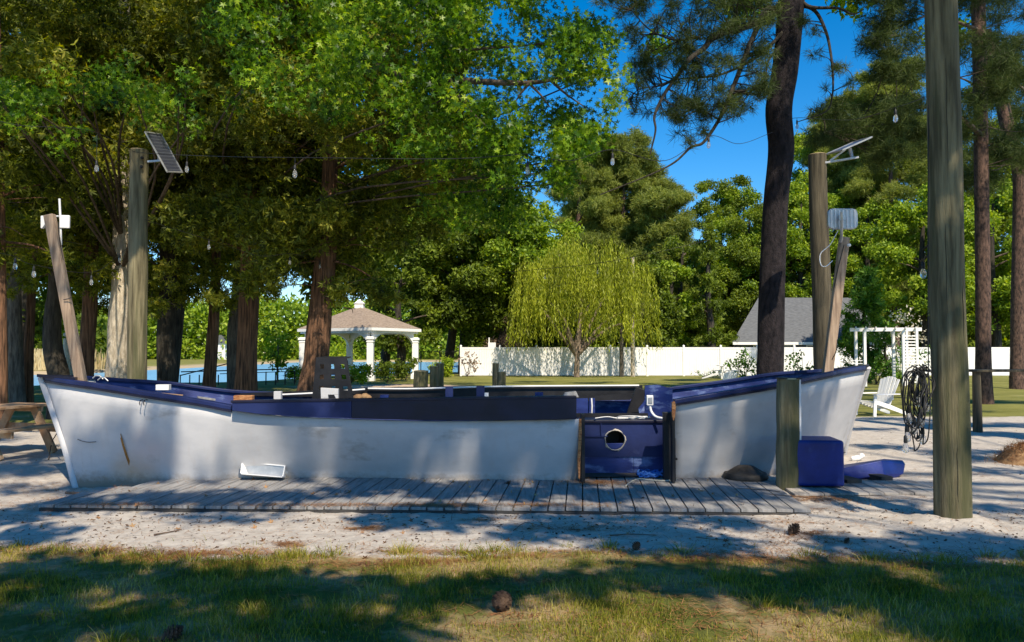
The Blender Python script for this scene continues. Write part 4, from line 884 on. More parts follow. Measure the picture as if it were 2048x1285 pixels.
# pine cones and twigs
def cone(px_, py_, s, label, ang=0.9, z=0.0):
    c_ = G(px_, py_); c_.z = float(height(c_.x, c_.y)) + s * .42; b = MB(); Rm = Euler((ang, .3, ang * 2)).to_matrix()
    for i in range(11):
        t = i / 10; r = s * .5 * math.sin(math.pi * (.12 + .83 * t)); zz = (t - .5) * s * 1.15
        for k in range(8):
            a = 2 * math.pi * k / 8 + i * .45; p0 = V(math.cos(a) * r * .45, math.sin(a) * r * .45, zz); p1 = V(math.cos(a) * r, math.sin(a) * r, zz + s * .10); sd = V(-math.sin(a), math.cos(a), 0) * s * .085
            b.add([c_ + Rm @ (p0 - sd), c_ + Rm @ (p1 - sd * .9), c_ + Rm @ (p1 + sd * .9), c_ + Rm @ (p0 + sd), c_ + Rm @ (p1 + V(0, 0, s * .05))], [(0, 1, 2, 3), (1, 4, 2)])
    b.lathe(c_, [(s * .1, -s * .5), (s * .25, -s * .2), (s * .22, s * .2), (s * .08, s * .45)], 7, Rm)
    tag(b.build('pine_cone', M['cone'], loc=tuple(c_), fixn=False), label, 'pine cone', 'fallen pine cones')
cone(1587, 1068, .105, 'dark round pine cone on the pale sand left of the near right pole')
cone(1003, 1222, .13, 'open pine cone on the grass, bottom centre', 1.4)
cone(1013, 973, .09, 'pine cone lying on the deck boards in front of the hull', .5); cone(343, 1282, .10, 'open pine cone at the bottom left edge of the grass', 1.2)
cone(1272, 1100, .07, 'small brown pine cone at the grass edge below the deck middle', 1.1); cone(1693, 1085, .05, 'tiny reddish pine cone on the sand nearest the big pole', .7)
def twig(pts, r, label):
    q = []
    for (x, y, h) in pts: g_ = G(x, y); g_.z = float(height(g_.x, g_.y)) + h; q.append(g_)
    b = MB(); c2 = curve(q, 3); b.tube(c2, taper(len(c2), r, r * .5), 5); tag(b.build('twig', M['twig'], loc=tuple(q[0])), label, 'twig', 'fallen twigs')
twig([(308, 1072, .012), (335, 1067, .012), (363, 1062, .012)], .008, 'straight reddish stick on the sand below the left deck')
twig([(435, 1045, .01), (455, 1039, .02), (475, 1045, .01), (500, 1041, .012)], .004, 'thin crooked twig on the sand below the white chute')
twig([(1223, 1073, .012), (1260, 1072, .015), (1312, 1071, .01)], .006, 'thin straight stick on sand below the deck centre')
twig([(1392, 1078, .01), (1430, 1083, .012), (1500, 1082, .01)], .004, 'thin twig on sand left of the dark pine cone')
twig([(132, 972, .03), (180, 978, .03), (212, 982, .03), (260, 968, .04)], .016, 'pale bare stick lying at the left foot of the hull')
twig([(903, 1053, .06), (905, 1040, .12), (907, 1030, .18)], .003, 'tiny upright twig stuck in the sand below the deck')
twig([(1027, 1062, .01), (1050, 1052, .03), (1078, 1057, .02), (1105, 1061, .01)], .004, 'arched thin twig on shaded sand at the middle')
twig([(1045, 975, .05), (1090, 973, .045), (1143, 973, .045)], .007, 'long brown twig lying on the deck beside the pine cone')
twig([(1383, 989, .05), (1430, 986, .05), (1497, 984, .05), (1560, 993, .05)], .007, 'long dark twig across the right deck boards')
twig([(1345, 958, .05), (1365, 945, .1), (1378, 962, .05), (1388, 950, .09)], .005, 'bent twig on the deck at the cut edge of the hull')
twig([(1450, 985, .045), (1600, 1002, .045), (1700, 1008, .02)], .004, 'very thin branch trailing off the deck onto the sand')

# ------------------------------------------------------------------ white fence, arbor, house, pavilion
fd = 50.0
def fencez(px_): return 0.0
fn = thing('vinyl_fence', 'long white solid fence across the back of the lawn', 'fence', (8, fd, 0))
fxs = [922] + [int(1000 + 73.5 * k) for k in range(15)]
for i, px_ in enumerate(fxs):
    b = MB(); x = XP(px_, fd); b.box((x, fd, .96), (.13, .13, 1.95)); po = b.build('fence_post', M['vinyl'], fn, bevel=.01)
    b = MB(); b.lathe((x, fd, 1.935), [(.1, 0), (.1, .02), (.02, .08)], 4, Matrix.Rotation(math.pi / 4, 3, 'Z')); b.build('post_cap', M['vinyl'], po)
    if i + 1 < len(fxs):
        x2 = XP(fxs[i + 1], fd); b = MB(); n = max(1, int((x2 - x) / .16)); w = (x2 - x - .13) / n
        for k in range(n): b.box((x + .065 + w * (k + .5), fd, .93), (w - .006, .035, 1.70))
        b.box(((x + x2) / 2, fd, 1.80), (x2 - x - .135, .06, .12)); b.box(((x + x2) / 2, fd, .10), (x2 - x - .135, .06, .14)); b.build('fence_panel', M['vinyl'], fn)
# chain link fence by pavilion
cf_ = thing('chain_link_fence', 'dark chain link fence between the pavilion and the white fence', 'fence', (-5, 52, 0))
b = MB(); 
for px_ in (842, 880, 918): b.tube([(XP(px_, 52), 52, 0), (XP(px_, 52), 52, 1.62)], .03, 6)
b.tube([(XP(840, 52), 52, 1.6), (XP(920, 52), 52, 1.6)], .02, 6); b.build('post_and_rail', M['dkmetal'], cf_)
b = MB()
for k in range(34):
    x = XP(840, 52) + k * .08; b.beam((x, 52, .02), (x + .8 if x + .8 < XP(920, 52) else x, 52, 1.6), .006, .006); b.beam((x, 52, 1.6), (min(x + .8, XP(920, 52)), 52, .02), .006, .006)
b.build('mesh', M['dkmetal'], cf_)
# low black railing by the water
rl = thing('metal_railing', 'low black metal railing sloping down to the water', 'railing', (XP(470, 37.5), 37.5, 0)); b = MB()
for k in range(13):
    px_ = 362 + 19 * k; b.tube([(XP(px_, 37.5), 37.5, -.1), (XP(px_, 37.5), 37.5, P(px_, 744 if px_ > 440 else 750, 37.5).z)], .03, 5)
b.tube([P(362, 751, 37.5), P(462, 726, 37.5)], .03, 5); b.tube([P(362, 744, 37.5), P(590, 738, 37.5)], .03, 5); b.tube([P(440, 748, 37.5), P(590, 743, 37.5)], .02, 5); b.build('rails', M['dkmetal'], rl)
# arbor
ad_ = 35.0; ar = thing('arbor', 'white lattice arbor with an open beam top in front of the evergreen', 'arbor', (XP(1775, ad_), ad_, 0))
b = MB()
for px_ in (1729, 1806, 1833):
    for dy in (0, .9): b = MB(); b.box((XP(px_, ad_), ad_ + dy, 1.3), (.11, .11, 2.6)); b.build('arbor_post', M['vinyl'], ar)
b = MB(); b.beam(P(1700, 660, ad_), P(1843, 659, ad_), .06, .16); b.beam(P(1700, 660, ad_ + .9), P(1843, 659, ad_ + .9), .06, .16)
for k in range(7): b.beam(P(1712 + 20 * k, 656, ad_ - .3), P(1712 + 20 * k, 656, ad_ + 1.2), .05, .1)
b.build('top_beams', M['vinyl'], ar)
b = MB()
for k in range(16): b.box(((XP(1806, ad_) + XP(1833, ad_)) / 2, ad_ - .02, .2 + .14 * k), (.62, .03, .06))
for k in range(8): b.box((XP(1712, ad_), ad_, .2 + .14 * k), (.55, .03, .03))
b.build('lattice', M['vinyl'], ar)
# house
hd = 66.0; hs_ = thing('house', 'low slate blue house with a grey shingle roof behind the fence', 'house', (XP(1580, hd), hd + 3, 0))
xa, xb = XP(1474, hd), XP(1760, hd); ze = P(1500, 686, hd).z; zr = P(1500, 597, hd + 4).z
b = MB(); b.box(((xa + xb) / 2 + .9, hd + 4, ze / 2), (xb - xa - 2.6, 7.4, ze)); b.build('wall', M['siding'], hs_)
b = MB(); r_ = [V(xa - .4, hd, ze), V(xb, hd, ze), V(xb, hd + 4, zr), V(XP(1518, hd + 4), hd + 4, zr), V(XP(1470, hd + 8), hd + 8, ze), V(xb, hd + 8, ze)]
b.add(r_, [(0, 1, 2, 3), (0, 3, 4), (3, 2, 5, 4), (1, 5, 2)]); b.build('roof', M['shingle_g'], hs_, solid=.12)
b = MB(); b.box(((xa + xb) / 2 - .2, hd - .08, ze - .06), (xb - xa + .4, .08, .22)); b.build('fascia', M['vinyl'], hs_)
for (u0, u1) in ((1506, 1518), (1524, 1540), (1565, 1588), (1612, 1632)):
    w = MB(); x0_, x1_ = XP(u0, hd + .3), XP(u1, hd + .3); w.box(((x0_ + x1_) / 2, hd + .26, ze - .75), (x1_ - x0_, .08, 1.1)); f_ = w.build('window', M['vinyl'], hs_)
    w = MB(); w.box(((x0_ + x1_) / 2, hd + .20, ze - .75), (x1_ - x0_ - .16, .06, .94)); w.build('pane', M['glassdark'], f_)
# pavilion, turned so one corner faces the camera
pd_ = 44.0; pv = thing('pavilion', 'white open pavilion with arched braces and brown shingle roof by the water', 'pavilion', (XP(716, pd_), pd_, 0))
Lc = V(XP(606, 44.3), 44.3, 0); Fc = V(XP(741, 41.5), 41.5, 0); Rc = V(XP(831, 44.6), 44.6, 0); Bc = Lc + Rc - Fc
def colm(c):
    b = MB(); b.box(c + V(0, 0, 1.2), (.34, .34, 2.4)); b.box(c + V(0, 0, .15), (.48, .48, .3)); b.box(c + V(0, 0, 2.3), (.46, .46, .12)); b.box(c + V(0, 0, 2.12), (.40, .40, .05)); b.build('column', M['vinyl'], pv, bevel=.01)
for c in (Lc, Fc, Rc, Bc): colm(c)
zb_ = 2.72
b = MB()
for a, c in ((Lc, Fc), (Fc, Rc), (Rc, Bc), (Bc, Lc)):
    b.beam(a + V(0, 0, zb_), c + V(0, 0, zb_), .22, .24, ext=.1)
b.build('beam', M['vinyl'], pv)
for a, c in ((Lc, Fc), (Fc, Rc), (Rc, Bc), (Bc, Lc)):
    d_ = (c - a); Ln = d_.length; d_.normalize(); nrm = V(-d_.y, d_.x, 0) * .12
    b = MB()
    for s_, o_ in ((1, a), (-1, c)):
        arc = [o_ + d_ * s_ * (.15 + 1.15 * (1 - math.cos(t * math.pi / 2 / 6))) + V(0, 0, 1.75 + .85 * math.sin(t * math.pi / 2 / 6)) for t in range(7)]
        b.prism(arc + [o_ + d_ * s_ * .15 + V(0, 0, 2.62)], nrm)
    b.build('arched_brace', M['vinyl'], pv)
ctr = (Lc + Rc) / 2; apx = V(ctr.x, ctr.y, P(714, 613, 44.2).z); ev = [ctr + (c - ctr) * 1.09 + V(0, 0, zb_ + .14) for c in (Lc, Fc, Rc, Bc)]
b = MB(); b.add(ev + [apx], [(0, 1, 4), (1, 2, 4), (2, 3, 4), (3, 0, 4)]); b.build('roof', M['shingle_b'], pv, solid=.08)
b = MB()
for i in range(4): b.beam(ev[i] + V(0, 0, -.06), ev[(i + 1) % 4] + V(0, 0, -.06), .06, .16, ext=.03)
b.build('fascia', M['vinyl'], pv)
b = MB(); b.prism([q + V(0, 0, -.1) for q in ev], (0, 0, .02)); b.build('ceiling', M['vinyl'], pv)
b = MB(); b.box(apx + V(0, 0, .02), (.5, .5, .28)); b.lathe(apx + V(0, 0, .16), [(.42, 0), (.05, .25)], 4, Matrix.Rotation(math.pi / 4, 3, 'Z')); b.build('cupola', M['vinyl'], pv)
# white dish on a post by the fence; pale posts near the willow
t = thing('white_post_box', 'small white box on a stick above the white fence near its left end', 'box', (XP(982, 50.8), 50.8, 0)); b = MB(); b.tube([(XP(978, 50.8), 50.8, 0), (XP(978, 50.8), 50.8, 2.5)], .05, 6); b.build('stick', M['vinyl'], t); b = MB(); b.box(P(984, 691, 50.8), (.5, .3, .35)); b.build('box_body', M['vinyl'], t)
for (px_, w, y0, mm, lab) in ((1243, 9, 650, 'bark_grey', 'thin grey pole behind the willow, in front of the white fence'), (1265, 9, 515, 'bark_tan', 'tall thin pale pole rising through the right side of the willow')):
    d_ = 48.5; t = thing('pole', lab, 'pole', (XP(px_, d_), d_, 0)); b = MB(); b.tube([V(XP(px_, d_), d_, -.1), P(px_, y0, d_)], [w / 2 / F * d_, w / 2.6 / F * d_], 8); b.build('shaft', M[mm], t)
# far shore: white house + reeds
t = thing('cottage', 'tiny white house on the far shore across the water', 'house', (XP(436, 150), 152, 0)); b = MB(); b.box((XP(438, 150), 152, 1.6), (2.6, 3, 3.2)); b.build('wall', M['vinyl'], t); b = MB(); x = XP(438, 150); b.prism([(x - 1.6, 150.2, 3.2), (x + 1.6, 150.2, 3.2), (x, 150.2, 4.8)], (0, 3.6, 0)); b.build('roof', M['shingle_g'], t)
def reeds():
    n = 5000; x = rng.uniform(-75, -39, n); y = 69 + rng.random(n) ** 2 * 6; C = np.stack([x, y, np.full(n, -.1)], -1); s = rng.uniform(.8, 2.0, n)
    w = np.stack([np.full(n, .05), np.zeros(n), np.zeros(n)], -1); up = np.stack([rng.normal(size=n) * .15, rng.normal(size=n) * .15, s], -1)
    v = np.stack([C - w, C + w, C + up + w * .4, C + up - w * .4], 1).reshape(-1, 3); tag(fastmesh('reeds', v, np.arange(4 * n).reshape(-1, 4), M['reed'], loc=(-50, 70, 0)), 'tan reeds along the far left bank', 'reeds', kind='stuff')
reeds()

# ------------------------------------------------------------------ trees
def trunk_tube(mb, pts, n=12, wob=.10):
    q = curve([Vector(p[0]) for p in pts], 6); rs = []
    k = len(pts) - 1
    for i in range(len(q)):
        t = i / 6; a = min(int(t), k - 1); f_ = t - a; rs.append(pts[a][1] * (1 - f_) + pts[a + 1][1] * f_)
    mb.tube(q, rs, n, cap=False, wob=wob); return q
def px_trunk(lst, d):
    """[(px,py,width px)] from base up; the base is set on the ground"""
    out = []
    for i, (x, y, w) in enumerate(lst):
        p = P(x, y, d); out.append((p, w / 2 / F * d))
    b0 = out[0][0]; g = V(b0.x, b0.y, float(height(b0.x, b0.y)) - .15)
    if b0.z > .25: out = [(g, out[0][1] * 1.18), (V(b0.x, b0.y, max(.5, b0.z * .4)), out[0][1] * 1.05)] + out
    else: out = [(g, out[0][1] * 1.2)] + out
    return out
def tree(name, label, cat, tr, d, bark, clumps, per, size, kind, m, droop=.3, limbs=14, group=None, lr=.05, extra=None):
    tp = px_trunk(tr, d); base = tp[0][0] + V(0, 0, .15); t = thing(name, label, cat, tuple(base), group)
    b = MB(); q = trunk_tube(b, tp); b.build('trunk', M[bark], t)
    b = MB(); up = [p for p in q if p.z > 3.6] or q[-3:]
    sel = list(range(len(clumps))); random.shuffle(sel)
    for i in sel[:limbs]:
        c = Vector(clumps[i][0]); c_low = [p for p in up if p.z < c.z + .3] or up[:1]; a = min(c_low, key=lambda p: abs(p.z - (c.z - .3 * (c - p).length)))
        limb(b, a, c, lr, .012, .06, 5)
    if extra: extra(b)
    b.build('branches', M['branch'] if bark != 'bark_cedar' else M['bark_cedar'], t)
    if clumps: crown('crown', clumps, per, size, kind, m, t, droop)
    return t
def rclumps(n, c, r, cr, flat=1.0, zmin=-1e9, hollow=.3):
    out = []
    while len(out) < n:
        v = rng.normal(size=3); v /= np.linalg.norm(v); v *= (hollow + (1 - hollow) * rng.random() ** .5); p = np.array(c) + v * np.array(r)
        if p[2] < zmin + rng.random() * .9: continue
        out.append((p, cr * rng.uniform(.65, 1.3)))
    return out
def ppx(px_, py_, d, r): return (np.array(P(px_, py_, d)), r)

# -- left group of dark cedars and their neighbours
def cedar(label, tr, d, cx, cw, ztop, zlow, n=34, per=330, seed=0, bark='bark_cedar', m='cedar'):
    c0 = P(cx, 300, d); zc = (ztop + zlow) / 2; cl_ = rclumps(int(n * 1.7), (c0.x, d, zc), (cw, min(cw, 2.6), (ztop - zlow) / 2 + 1.2), .8, zmin=zlow - .4) + [(np.array([c0.x + rng.normal() * cw * .6, d - rng.random() * 1.2, zlow - rng.random() * 1.0]), rng.uniform(.22, .5)) for _ in range(9)]
    def dead(b):
        for k in range(14):
            z = random.uniform(zlow - .8, zlow + 3); a = random.uniform(0, 6.28); p0 = V(c0.x, d, z); L_ = random.uniform(.7, 1.9); limb(b, p0, p0 + V(math.cos(a) * L_, math.sin(a) * L_ - .3, random.uniform(-.5, .5)), .018, .004, .05, 4, .2)
    return tree('cedar_tree', label, 'tree', tr, d, bark, cl_, int(per * 1.9), .165, 'spray', M[m], .35, 14, None, .03, dead)
cedar('large reddish cedar with thick forked trunk right of the black slotted cabinet', [(624, 780, 62), (632, 720, 50), (640, 620, 46), (652, 500, 42), (658, 400, 34), (660, 200, 26), (660, -100, 16)], 17.5, 690, 3.0, 12.5, 3.3, 56, 330)
cedar('ragged bark cedar with sunlit red split trunk left of the pavilion', [(490, 790, 46), (494, 700, 40), (497, 600, 38), (500, 480, 34), (505, 300, 26), (505, 0, 14)], 18.8, 520, 2.6, 12, 3.6, 44, 330)
cedar('slim brown cedar trunk between the dark trunk and the red cedar', [(418, 775, 26), (424, 680, 23), (430, 590, 20), (434, 400, 15), (436, 100, 10)], 22, 430, 2.5, 12.5, 3.9, 36)
cedar('dark straight trunk just right of the left light pole', [(334, 775, 38), (333, 690, 36), (336, 600, 34), (335, 400, 28), (335, 50, 15)], 21, 320, 2.6, 12.5, 3.6, 36, bark='bark_dark')
cedar('brown cedar trunk leaning right behind the left leaning post', [(172, 765, 30), (176, 680, 29), (182, 560, 27), (190, 300, 20), (195, 0, 12)], 19.5, 190, 2.4, 12.3, 3.9, 40)
cedar('dark curved trunk behind the left tip of the boat', [(118, 760, 40), (106, 700, 36), (106, 620, 30), (112, 540, 26), (118, 200, 15)], 18.5, 90, 2.3, 12, 4.2, 36, bark='bark_dark')
cedar('mossy grey double trunk left of the boat, left stem', [(36, 805, 30), (30, 700, 28), (28, 600, 26), (24, 300, 18)], 22.5, 10, 2.6, 12, 4.3, 36, bark='bark_grey')
cedar('thin brown trunk touching the mossy grey trunk, right stem', [(56, 800, 20), (58, 700, 18), (62, 600, 16), (70, 300, 10)], 23, 70, 2.0, 12, 4.5, 16)
cedar('sunlit orange cedar trunk cut by the left picture edge', [(2, 860, 22), (3, 700, 20), (2, 560, 18), (0, 300, 13), (-5, 0, 9)], 15.5, -40, 1.6, 9, 4.2, 16)
def gum(label, tr, d, bark, clumps, per, limbs, lr=.05, extra=None): return tree('sweetgum_tree', label, 'tree', tr, d, bark, clumps, int(per * 1.5), .118, 'star', M['gum'], .8, limbs, None, lr, extra)
# sweetgum with the pale trunk: leaf band at upper left
cl_ = []
for k in range(46):
    px_ = rng.uniform(-60, 400); py_ = 195 + 45 * math.sin(px_ / 60) * .5 + rng.normal() * 32 + (px_ - 170) ** 2 / 2600 * (.5 if px_ > 170 else -.2); cl_.append(ppx(px_, py_, rng.uniform(12, 14.5), rng.uniform(.25, .48)))
for k in range(18): cl_.append((np.array([rng.uniform(-12, -5), rng.uniform(12, 17), rng.uniform(9.3, 14.5)]), rng.uniform(.8, 1.3)))
gum('pale sunlit trunk standing directly left of the left light pole', [(235, 765, 50), (238, 700, 44), (240, 620, 40), (243, 540, 36), (246, 300, 28), (250, -50, 18)], 19, 'bark_tan', cl_, 300, 16, .04)
# sweetgum in the middle: the large bright crown hanging in front of the cedars
cl_ = []
def region(n, x0, x1, y0, y1, d0, d1, r0, r1, test=None):
    k = 0
    while k < n:
        x = rng.uniform(x0, x1); y = rng.uniform(y0, y1)
        if test and not test(x, y): continue
        cl_.append(ppx(x, y, rng.uniform(d0, d1), rng.uniform(r0, r1))); k += 1
region(46, 850, 1075, 285, 450, 13, 16.5, .3, .5)
skyhole = lambda x, y: not (((x - 1120) / 75) ** 2 + ((y - 192) / 32) ** 2 < 1) and not (y < 62 - (1190 - x) * .05 and x > 1075 and x < 1300 and y < 45)
region(95, 440, 900, -40, 215, 11, 14.5, .32, .52)
region(14, 640, 860, 205, 300, 11.2, 13, .22, .34)
region(120, 860, 1180, -20, 300, 11, 14, .28, .48, skyhole)
region(54, 1110, 1245, 50, 310, 11, 13, .24, .38, lambda x, y: skyhole(x, y) and x < 1190 + 55 * math.exp(-((y - 110) / 60) ** 2) + 35)
region(34, 960, 1165, 285, 375, 11, 13, .22, .36)
for k in range(34): cl_.append((np.array([rng.uniform(-6, 1.5), rng.uniform(11, 17.5), rng.uniform(8.3, 14.5)]), rng.uniform(.8, 1.3)))
def gumx(b):
    q = curve([P(600, 60, 19), P(800, 150, 15), P(950, 163, 12.4), P(1062, 166, 11.8), P(1150, 150, 11.6)], 6); b.tube(q, taper(len(q), .09, .02), 6, cap=False)
    for (a, c) in (((1058, 167, 11.8), (1030, 205, 11.8)), ((1058, 167, 11.8), (1100, 215, 11.8)), ((1100, 160, 11.7), (1170, 215, 11.7)), ((900, 158, 12.7), (980, 260, 12.2)), ((930, 100, 12), (1180, 70, 11.8))): limb(b, P(*a), P(*c), .025, .008, 0)
gum('smooth grey trunk behind the red split cedar with bright leafy crown above', [(472, 760, 34), (470, 680, 32), (478, 600, 30), (500, 400, 28), (560, 150, 24), (600, -50, 18)], 23, 'bark_grey', cl_, 330, 18, .04, gumx)
# filler trees behind the left group
def bgtree(name, label, px_, d, top_py, wid, kind, n=30, tpx=None, per=None, low=None, bark='bark_dark', tw=.28, group=None, size=None, depth=None):
    g = V(XP(px_, d), d, 0); h = P(px_, top_py, d).z; low = h * .22 if low is None else low
    t = thing(name, label, 'tree', (g.x, g.y, float(height(g.x, g.y))), group); b = MB(); gb = V(XP(tpx, d), d, 0) if tpx else g; q = [(gb + V(0, 0, -.2), tw * 1.25), (gb.lerp(g, .3) + V(.1, 0, h * .25), tw), (g + V(-.15, 0, h * .55), tw * .75), (g + V(.1, 0, h * .9), tw * .25)]
    tq = trunk_tube(b, q, 8); b.build('trunk', M[bark], t)
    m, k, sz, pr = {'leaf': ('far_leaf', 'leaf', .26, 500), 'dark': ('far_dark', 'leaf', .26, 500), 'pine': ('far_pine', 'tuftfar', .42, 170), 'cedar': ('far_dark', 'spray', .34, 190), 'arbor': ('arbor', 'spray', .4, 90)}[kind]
    sz = size or sz; pr = per or pr; zc = (h + low) / 2; rz = (h - low) / 2; dp = depth or wid * .8
    if kind == 'pine':
        cl2 = []
        for i in range(int(n * 2.2)):
            z = low + (h - low) * rng.random() ** .8; t_ = (z - low) / (h - low); rr = wid * (1.0 - .55 * t_) * rng.uniform(.25, 1); a = rng.uniform(0, 6.28); cl2.append((np.array([g.x + math.cos(a) * rr, g.y + math.sin(a) * rr, z]), (rng.uniform(.7, 1.5), rng.uniform(.7, 1.5), rng.uniform(.5, .95))))
    elif kind in ('cedar', 'arbor'):
        cl2 = []
        for i in range(n):
            t_ = rng.random(); z = low + (h - low) * t_; rr = wid * (1 - t_ ** 1.4) * rng.uniform(.3, 1); a = rng.uniform(0, 6.28); cl2.append((np.array([g.x + math.cos(a) * rr, g.y + math.sin(a) * rr, z]), wid * .33 * rng.uniform(.6, 1.2)))
    else: cl2 = rclumps(int(n * 1.9), (g.x, g.y, zc), (wid, dp, rz), wid * .24, hollow=.4)
    b = MB()
    for c, r in cl2[:12 if kind != 'pine' else 26]:
        a = min(tq, key=lambda p: abs(p.z - (c[2] - .25 * math.hypot(c[0] - p.x, c[1] - p.y)))); limb(b, a, c, tw * .28, .03, .05, 5)
    b.build('branches', M['branch'], t)
    crown('crown', cl2, pr, sz, k, M[m], t, .25); return t
G1 = 'trees behind the left group of cedars'
bgtree('cedar_tree', 'dark evergreen behind the gap between the two left trunks', 60, 30, -60, 4.2, 'dark', 34, tpx=34, low=2.6)
bgtree('cedar_tree', 'dark evergreen behind the pale sunlit trunk', 250, 31, -60, 4.4, 'dark', 36, tpx=246, low=3.2)
bgtree('cedar_tree', 'dark evergreen behind the dark straight trunk', 390, 29, -60, 4.0, 'dark', 36, tpx=336, low=3.3)
bgtree('cedar_tree', 'dark evergreen above the left half of the pavilion roof', 640, 30, -40, 4.4, 'dark', 36, tpx=634, low=3.9)
bgtree('cedar_tree', 'dark evergreen rising behind the pavilion roof', 770, 54, 250, 5.2, 'dark', 50, low=5.4)
bgtree('cedar_tree', 'tall green crown whose edge shows just left of the willow', 925, 55, 250, 5.2, 'leaf', 62, low=2.6)
bgtree('oak_tree', 'leafy oak with low boughs between pavilion and willow', 935, 53, 330, 4.6, 'dark', 50, tpx=893, low=2.2)
bgtree('oak_tree', 'bright green tree crown above the left shoulder of the willow', 1055, 52, 400, 3.6, 'leaf', 44, tpx=985, low=4.2)
bgtree('oak_tree', 'spreading tree with low leaves directly behind the pavilion', 800, 50, 520, 2.6, 'dark', 24, low=1.4)
tree('young_maple', 'small young tree with fresh green leaves at the waterside left of the pavilion', 'tree', [(555, 768, 4), (555, 740, 4), (556, 690, 3)], 40, 'bark_grey', rclumps(14, tuple(P(556, 690, 40)), (.95, .9, 1.2), .42), 300, .2, 'leaf', M['far_leaf'], .2, 8, None, .02)
tree('oak_tree', 'pale lit trunk seen between the curved dark trunk and the leaning cedar', 'tree', [(137, 742, 18), (136, 700, 16), (135, 640, 14), (138, 500, 11), (140, 200, 8)], 34, 'bark_tan', rclumps(22, tuple(P(140, 200, 34)), (3.5, 3, 4), 1.3), 60, .35, 'leaf', M['far_dark'], .2, 12, None, .05)
# -- tall pine right of centre
PD = 15.0
def limbpx(b, pts, r0, r1): q = curve([P(x, y, d_) for x, y, d_ in pts], 6); b.tube(q, taper(len(q), r0, r1, .7), 7, cap=False); return q
pt = thing('pine_tree', 'tall dark pine with bare drooping limbs behind the right half of the boat', 'tree', (XP(1538, PD), PD, 0))
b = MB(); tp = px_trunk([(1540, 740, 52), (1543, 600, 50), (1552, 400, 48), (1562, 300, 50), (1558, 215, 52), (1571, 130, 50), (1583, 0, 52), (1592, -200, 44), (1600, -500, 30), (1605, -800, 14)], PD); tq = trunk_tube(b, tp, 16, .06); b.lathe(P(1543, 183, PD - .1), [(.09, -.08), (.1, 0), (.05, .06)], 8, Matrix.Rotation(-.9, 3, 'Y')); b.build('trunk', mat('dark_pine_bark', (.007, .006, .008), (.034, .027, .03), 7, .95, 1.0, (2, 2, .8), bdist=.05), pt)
b = MB(); lm = []
lm.append(limbpx(b, [(1568, 15, 15), (1500, 50, 14.4), (1432, 70, 13.9), (1410, 95, 13.8), (1378, 120, 13.6), (1353, 155, 13.5), (1328, 190, 13.4), (1309, 232, 13.3), (1311, 262, 13.2), (1300, 310, 13.2)], .085, .012))
lm.append(limbpx(b, [(1570, 20, 15), (1535, 20, 14.8), (1520, 45, 14.5), (1500, 90, 14.3), (1470, 166, 14.1), (1453, 207, 14), (1438, 240, 13.9), (1407, 285, 13.8), (1382, 295, 13.7), (1349, 325, 13.6), (1300, 350, 13.5), (1200, 390, 13.4)], .075, .010))
lm.append(limbpx(b, [(1585, -30, 15), (1614, 12, 14.8), (1676, 17, 14.5), (1705, 29, 14.4), (1728, 19, 14.3)], .05, .012))
lm.append(limbpx(b, [(1580, 10, 15), (1626, 19, 14.8), (1651, 62, 14.6), (1662, 112, 14.5), (1666, 157, 14.4), (1664, 195, 14.3), (1651, 224, 14.3), (1593, 245, 14.2)], .045, .008))
lm.append(limbpx(b, [(1400, 75, 13.9), (1350, 80, 13.8), (1300, 60, 13.6), (1262, 20, 13.5)], .03, .008))
lm.append(limbpx(b, [(1570, 60, 14.9), (1520, 110, 14.6), (1440, 150, 14.2), (1350, 160, 14), (1275, 190, 13.8)], .04, .008))
lm.append(limbpx(b, [(1353, 155, 13.5), (1320, 172, 13.4), (1280, 178, 13.3), (1252, 205, 13.2)], .02, .006))
lm.append(limbpx(b, [(1438, 240, 13.9), (1410, 222, 13.9), (1400, 210, 13.9)], .02, .008)); lm.append(limbpx(b, [(1563, 90, 14.9), (1535, 125, 14.6), (1530, 160, 14.5), (1500, 185, 14.4)], .03, .006))
lm.append(limbpx(b, [(1664, 125, 14.5), (1700, 145, 14.4), (1708, 175, 14.4)], .012, .005))
pc = []
def needle_area(n, x0, x1, y0, y1, d0, d1, r, test=None):
    k = 0
    while k < n:
        x = rng.uniform(x0, x1); y = rng.uniform(y0, y1)
        if test and not test(x, y): continue
        c = np.array(P(x, y, rng.uniform(d0, d1))); pc.append((c, r * rng.uniform(.7, 1.3))); k += 1
needle_area(78, 1250, 1560, -30, 130, 13.2, 15.5, .20)
needle_area(62, 1290, 1545, 110, 222, 13.3, 15, .17)
needle_area(24, 1340, 1480, 195, 240, 13.4, 14.8, .13)
needle_area(16, 1245, 1300, 110, 240, 13, 14, .12)
needle_area(5, 1600, 1650, 20, 120, 14, 15, .13); needle_area(6, 1640, 1710, 120, 190, 14, 15, .12)
needle_area(9, 1200, 1290, -10, 30, 13, 14, .2); needle_area(5, 1360, 1410, 255, 290, 13.6, 13.9, .12)
ends = [p for q in lm for p in q]
for c, r in pc:
    cv_ = Vector(c); a = min(ends, key=lambda p: (p - cv_).length)
    if (a - cv_).length > .12: limb(b, a, cv_, .014, .004, 0, 4, .15)
b.build('branches', M['bark_dark'], pt)
for k in range(50): pc.append((np.array([rng.uniform(2.4, 8.2), rng.uniform(12.5, 17.5), rng.uniform(9.0, 14)]), rng.uniform(.6, 1.0)))
pts = []
for c, r in pc: pts.append(ball(c, r, int((250 if r < .55 else 330) * r ** 1.4), .8, .45))
C = np.concatenate(pts); v, f = scatter(C, .165, 'tuft', .1); fastmesh('crown', v, f, M['pine'], pt)
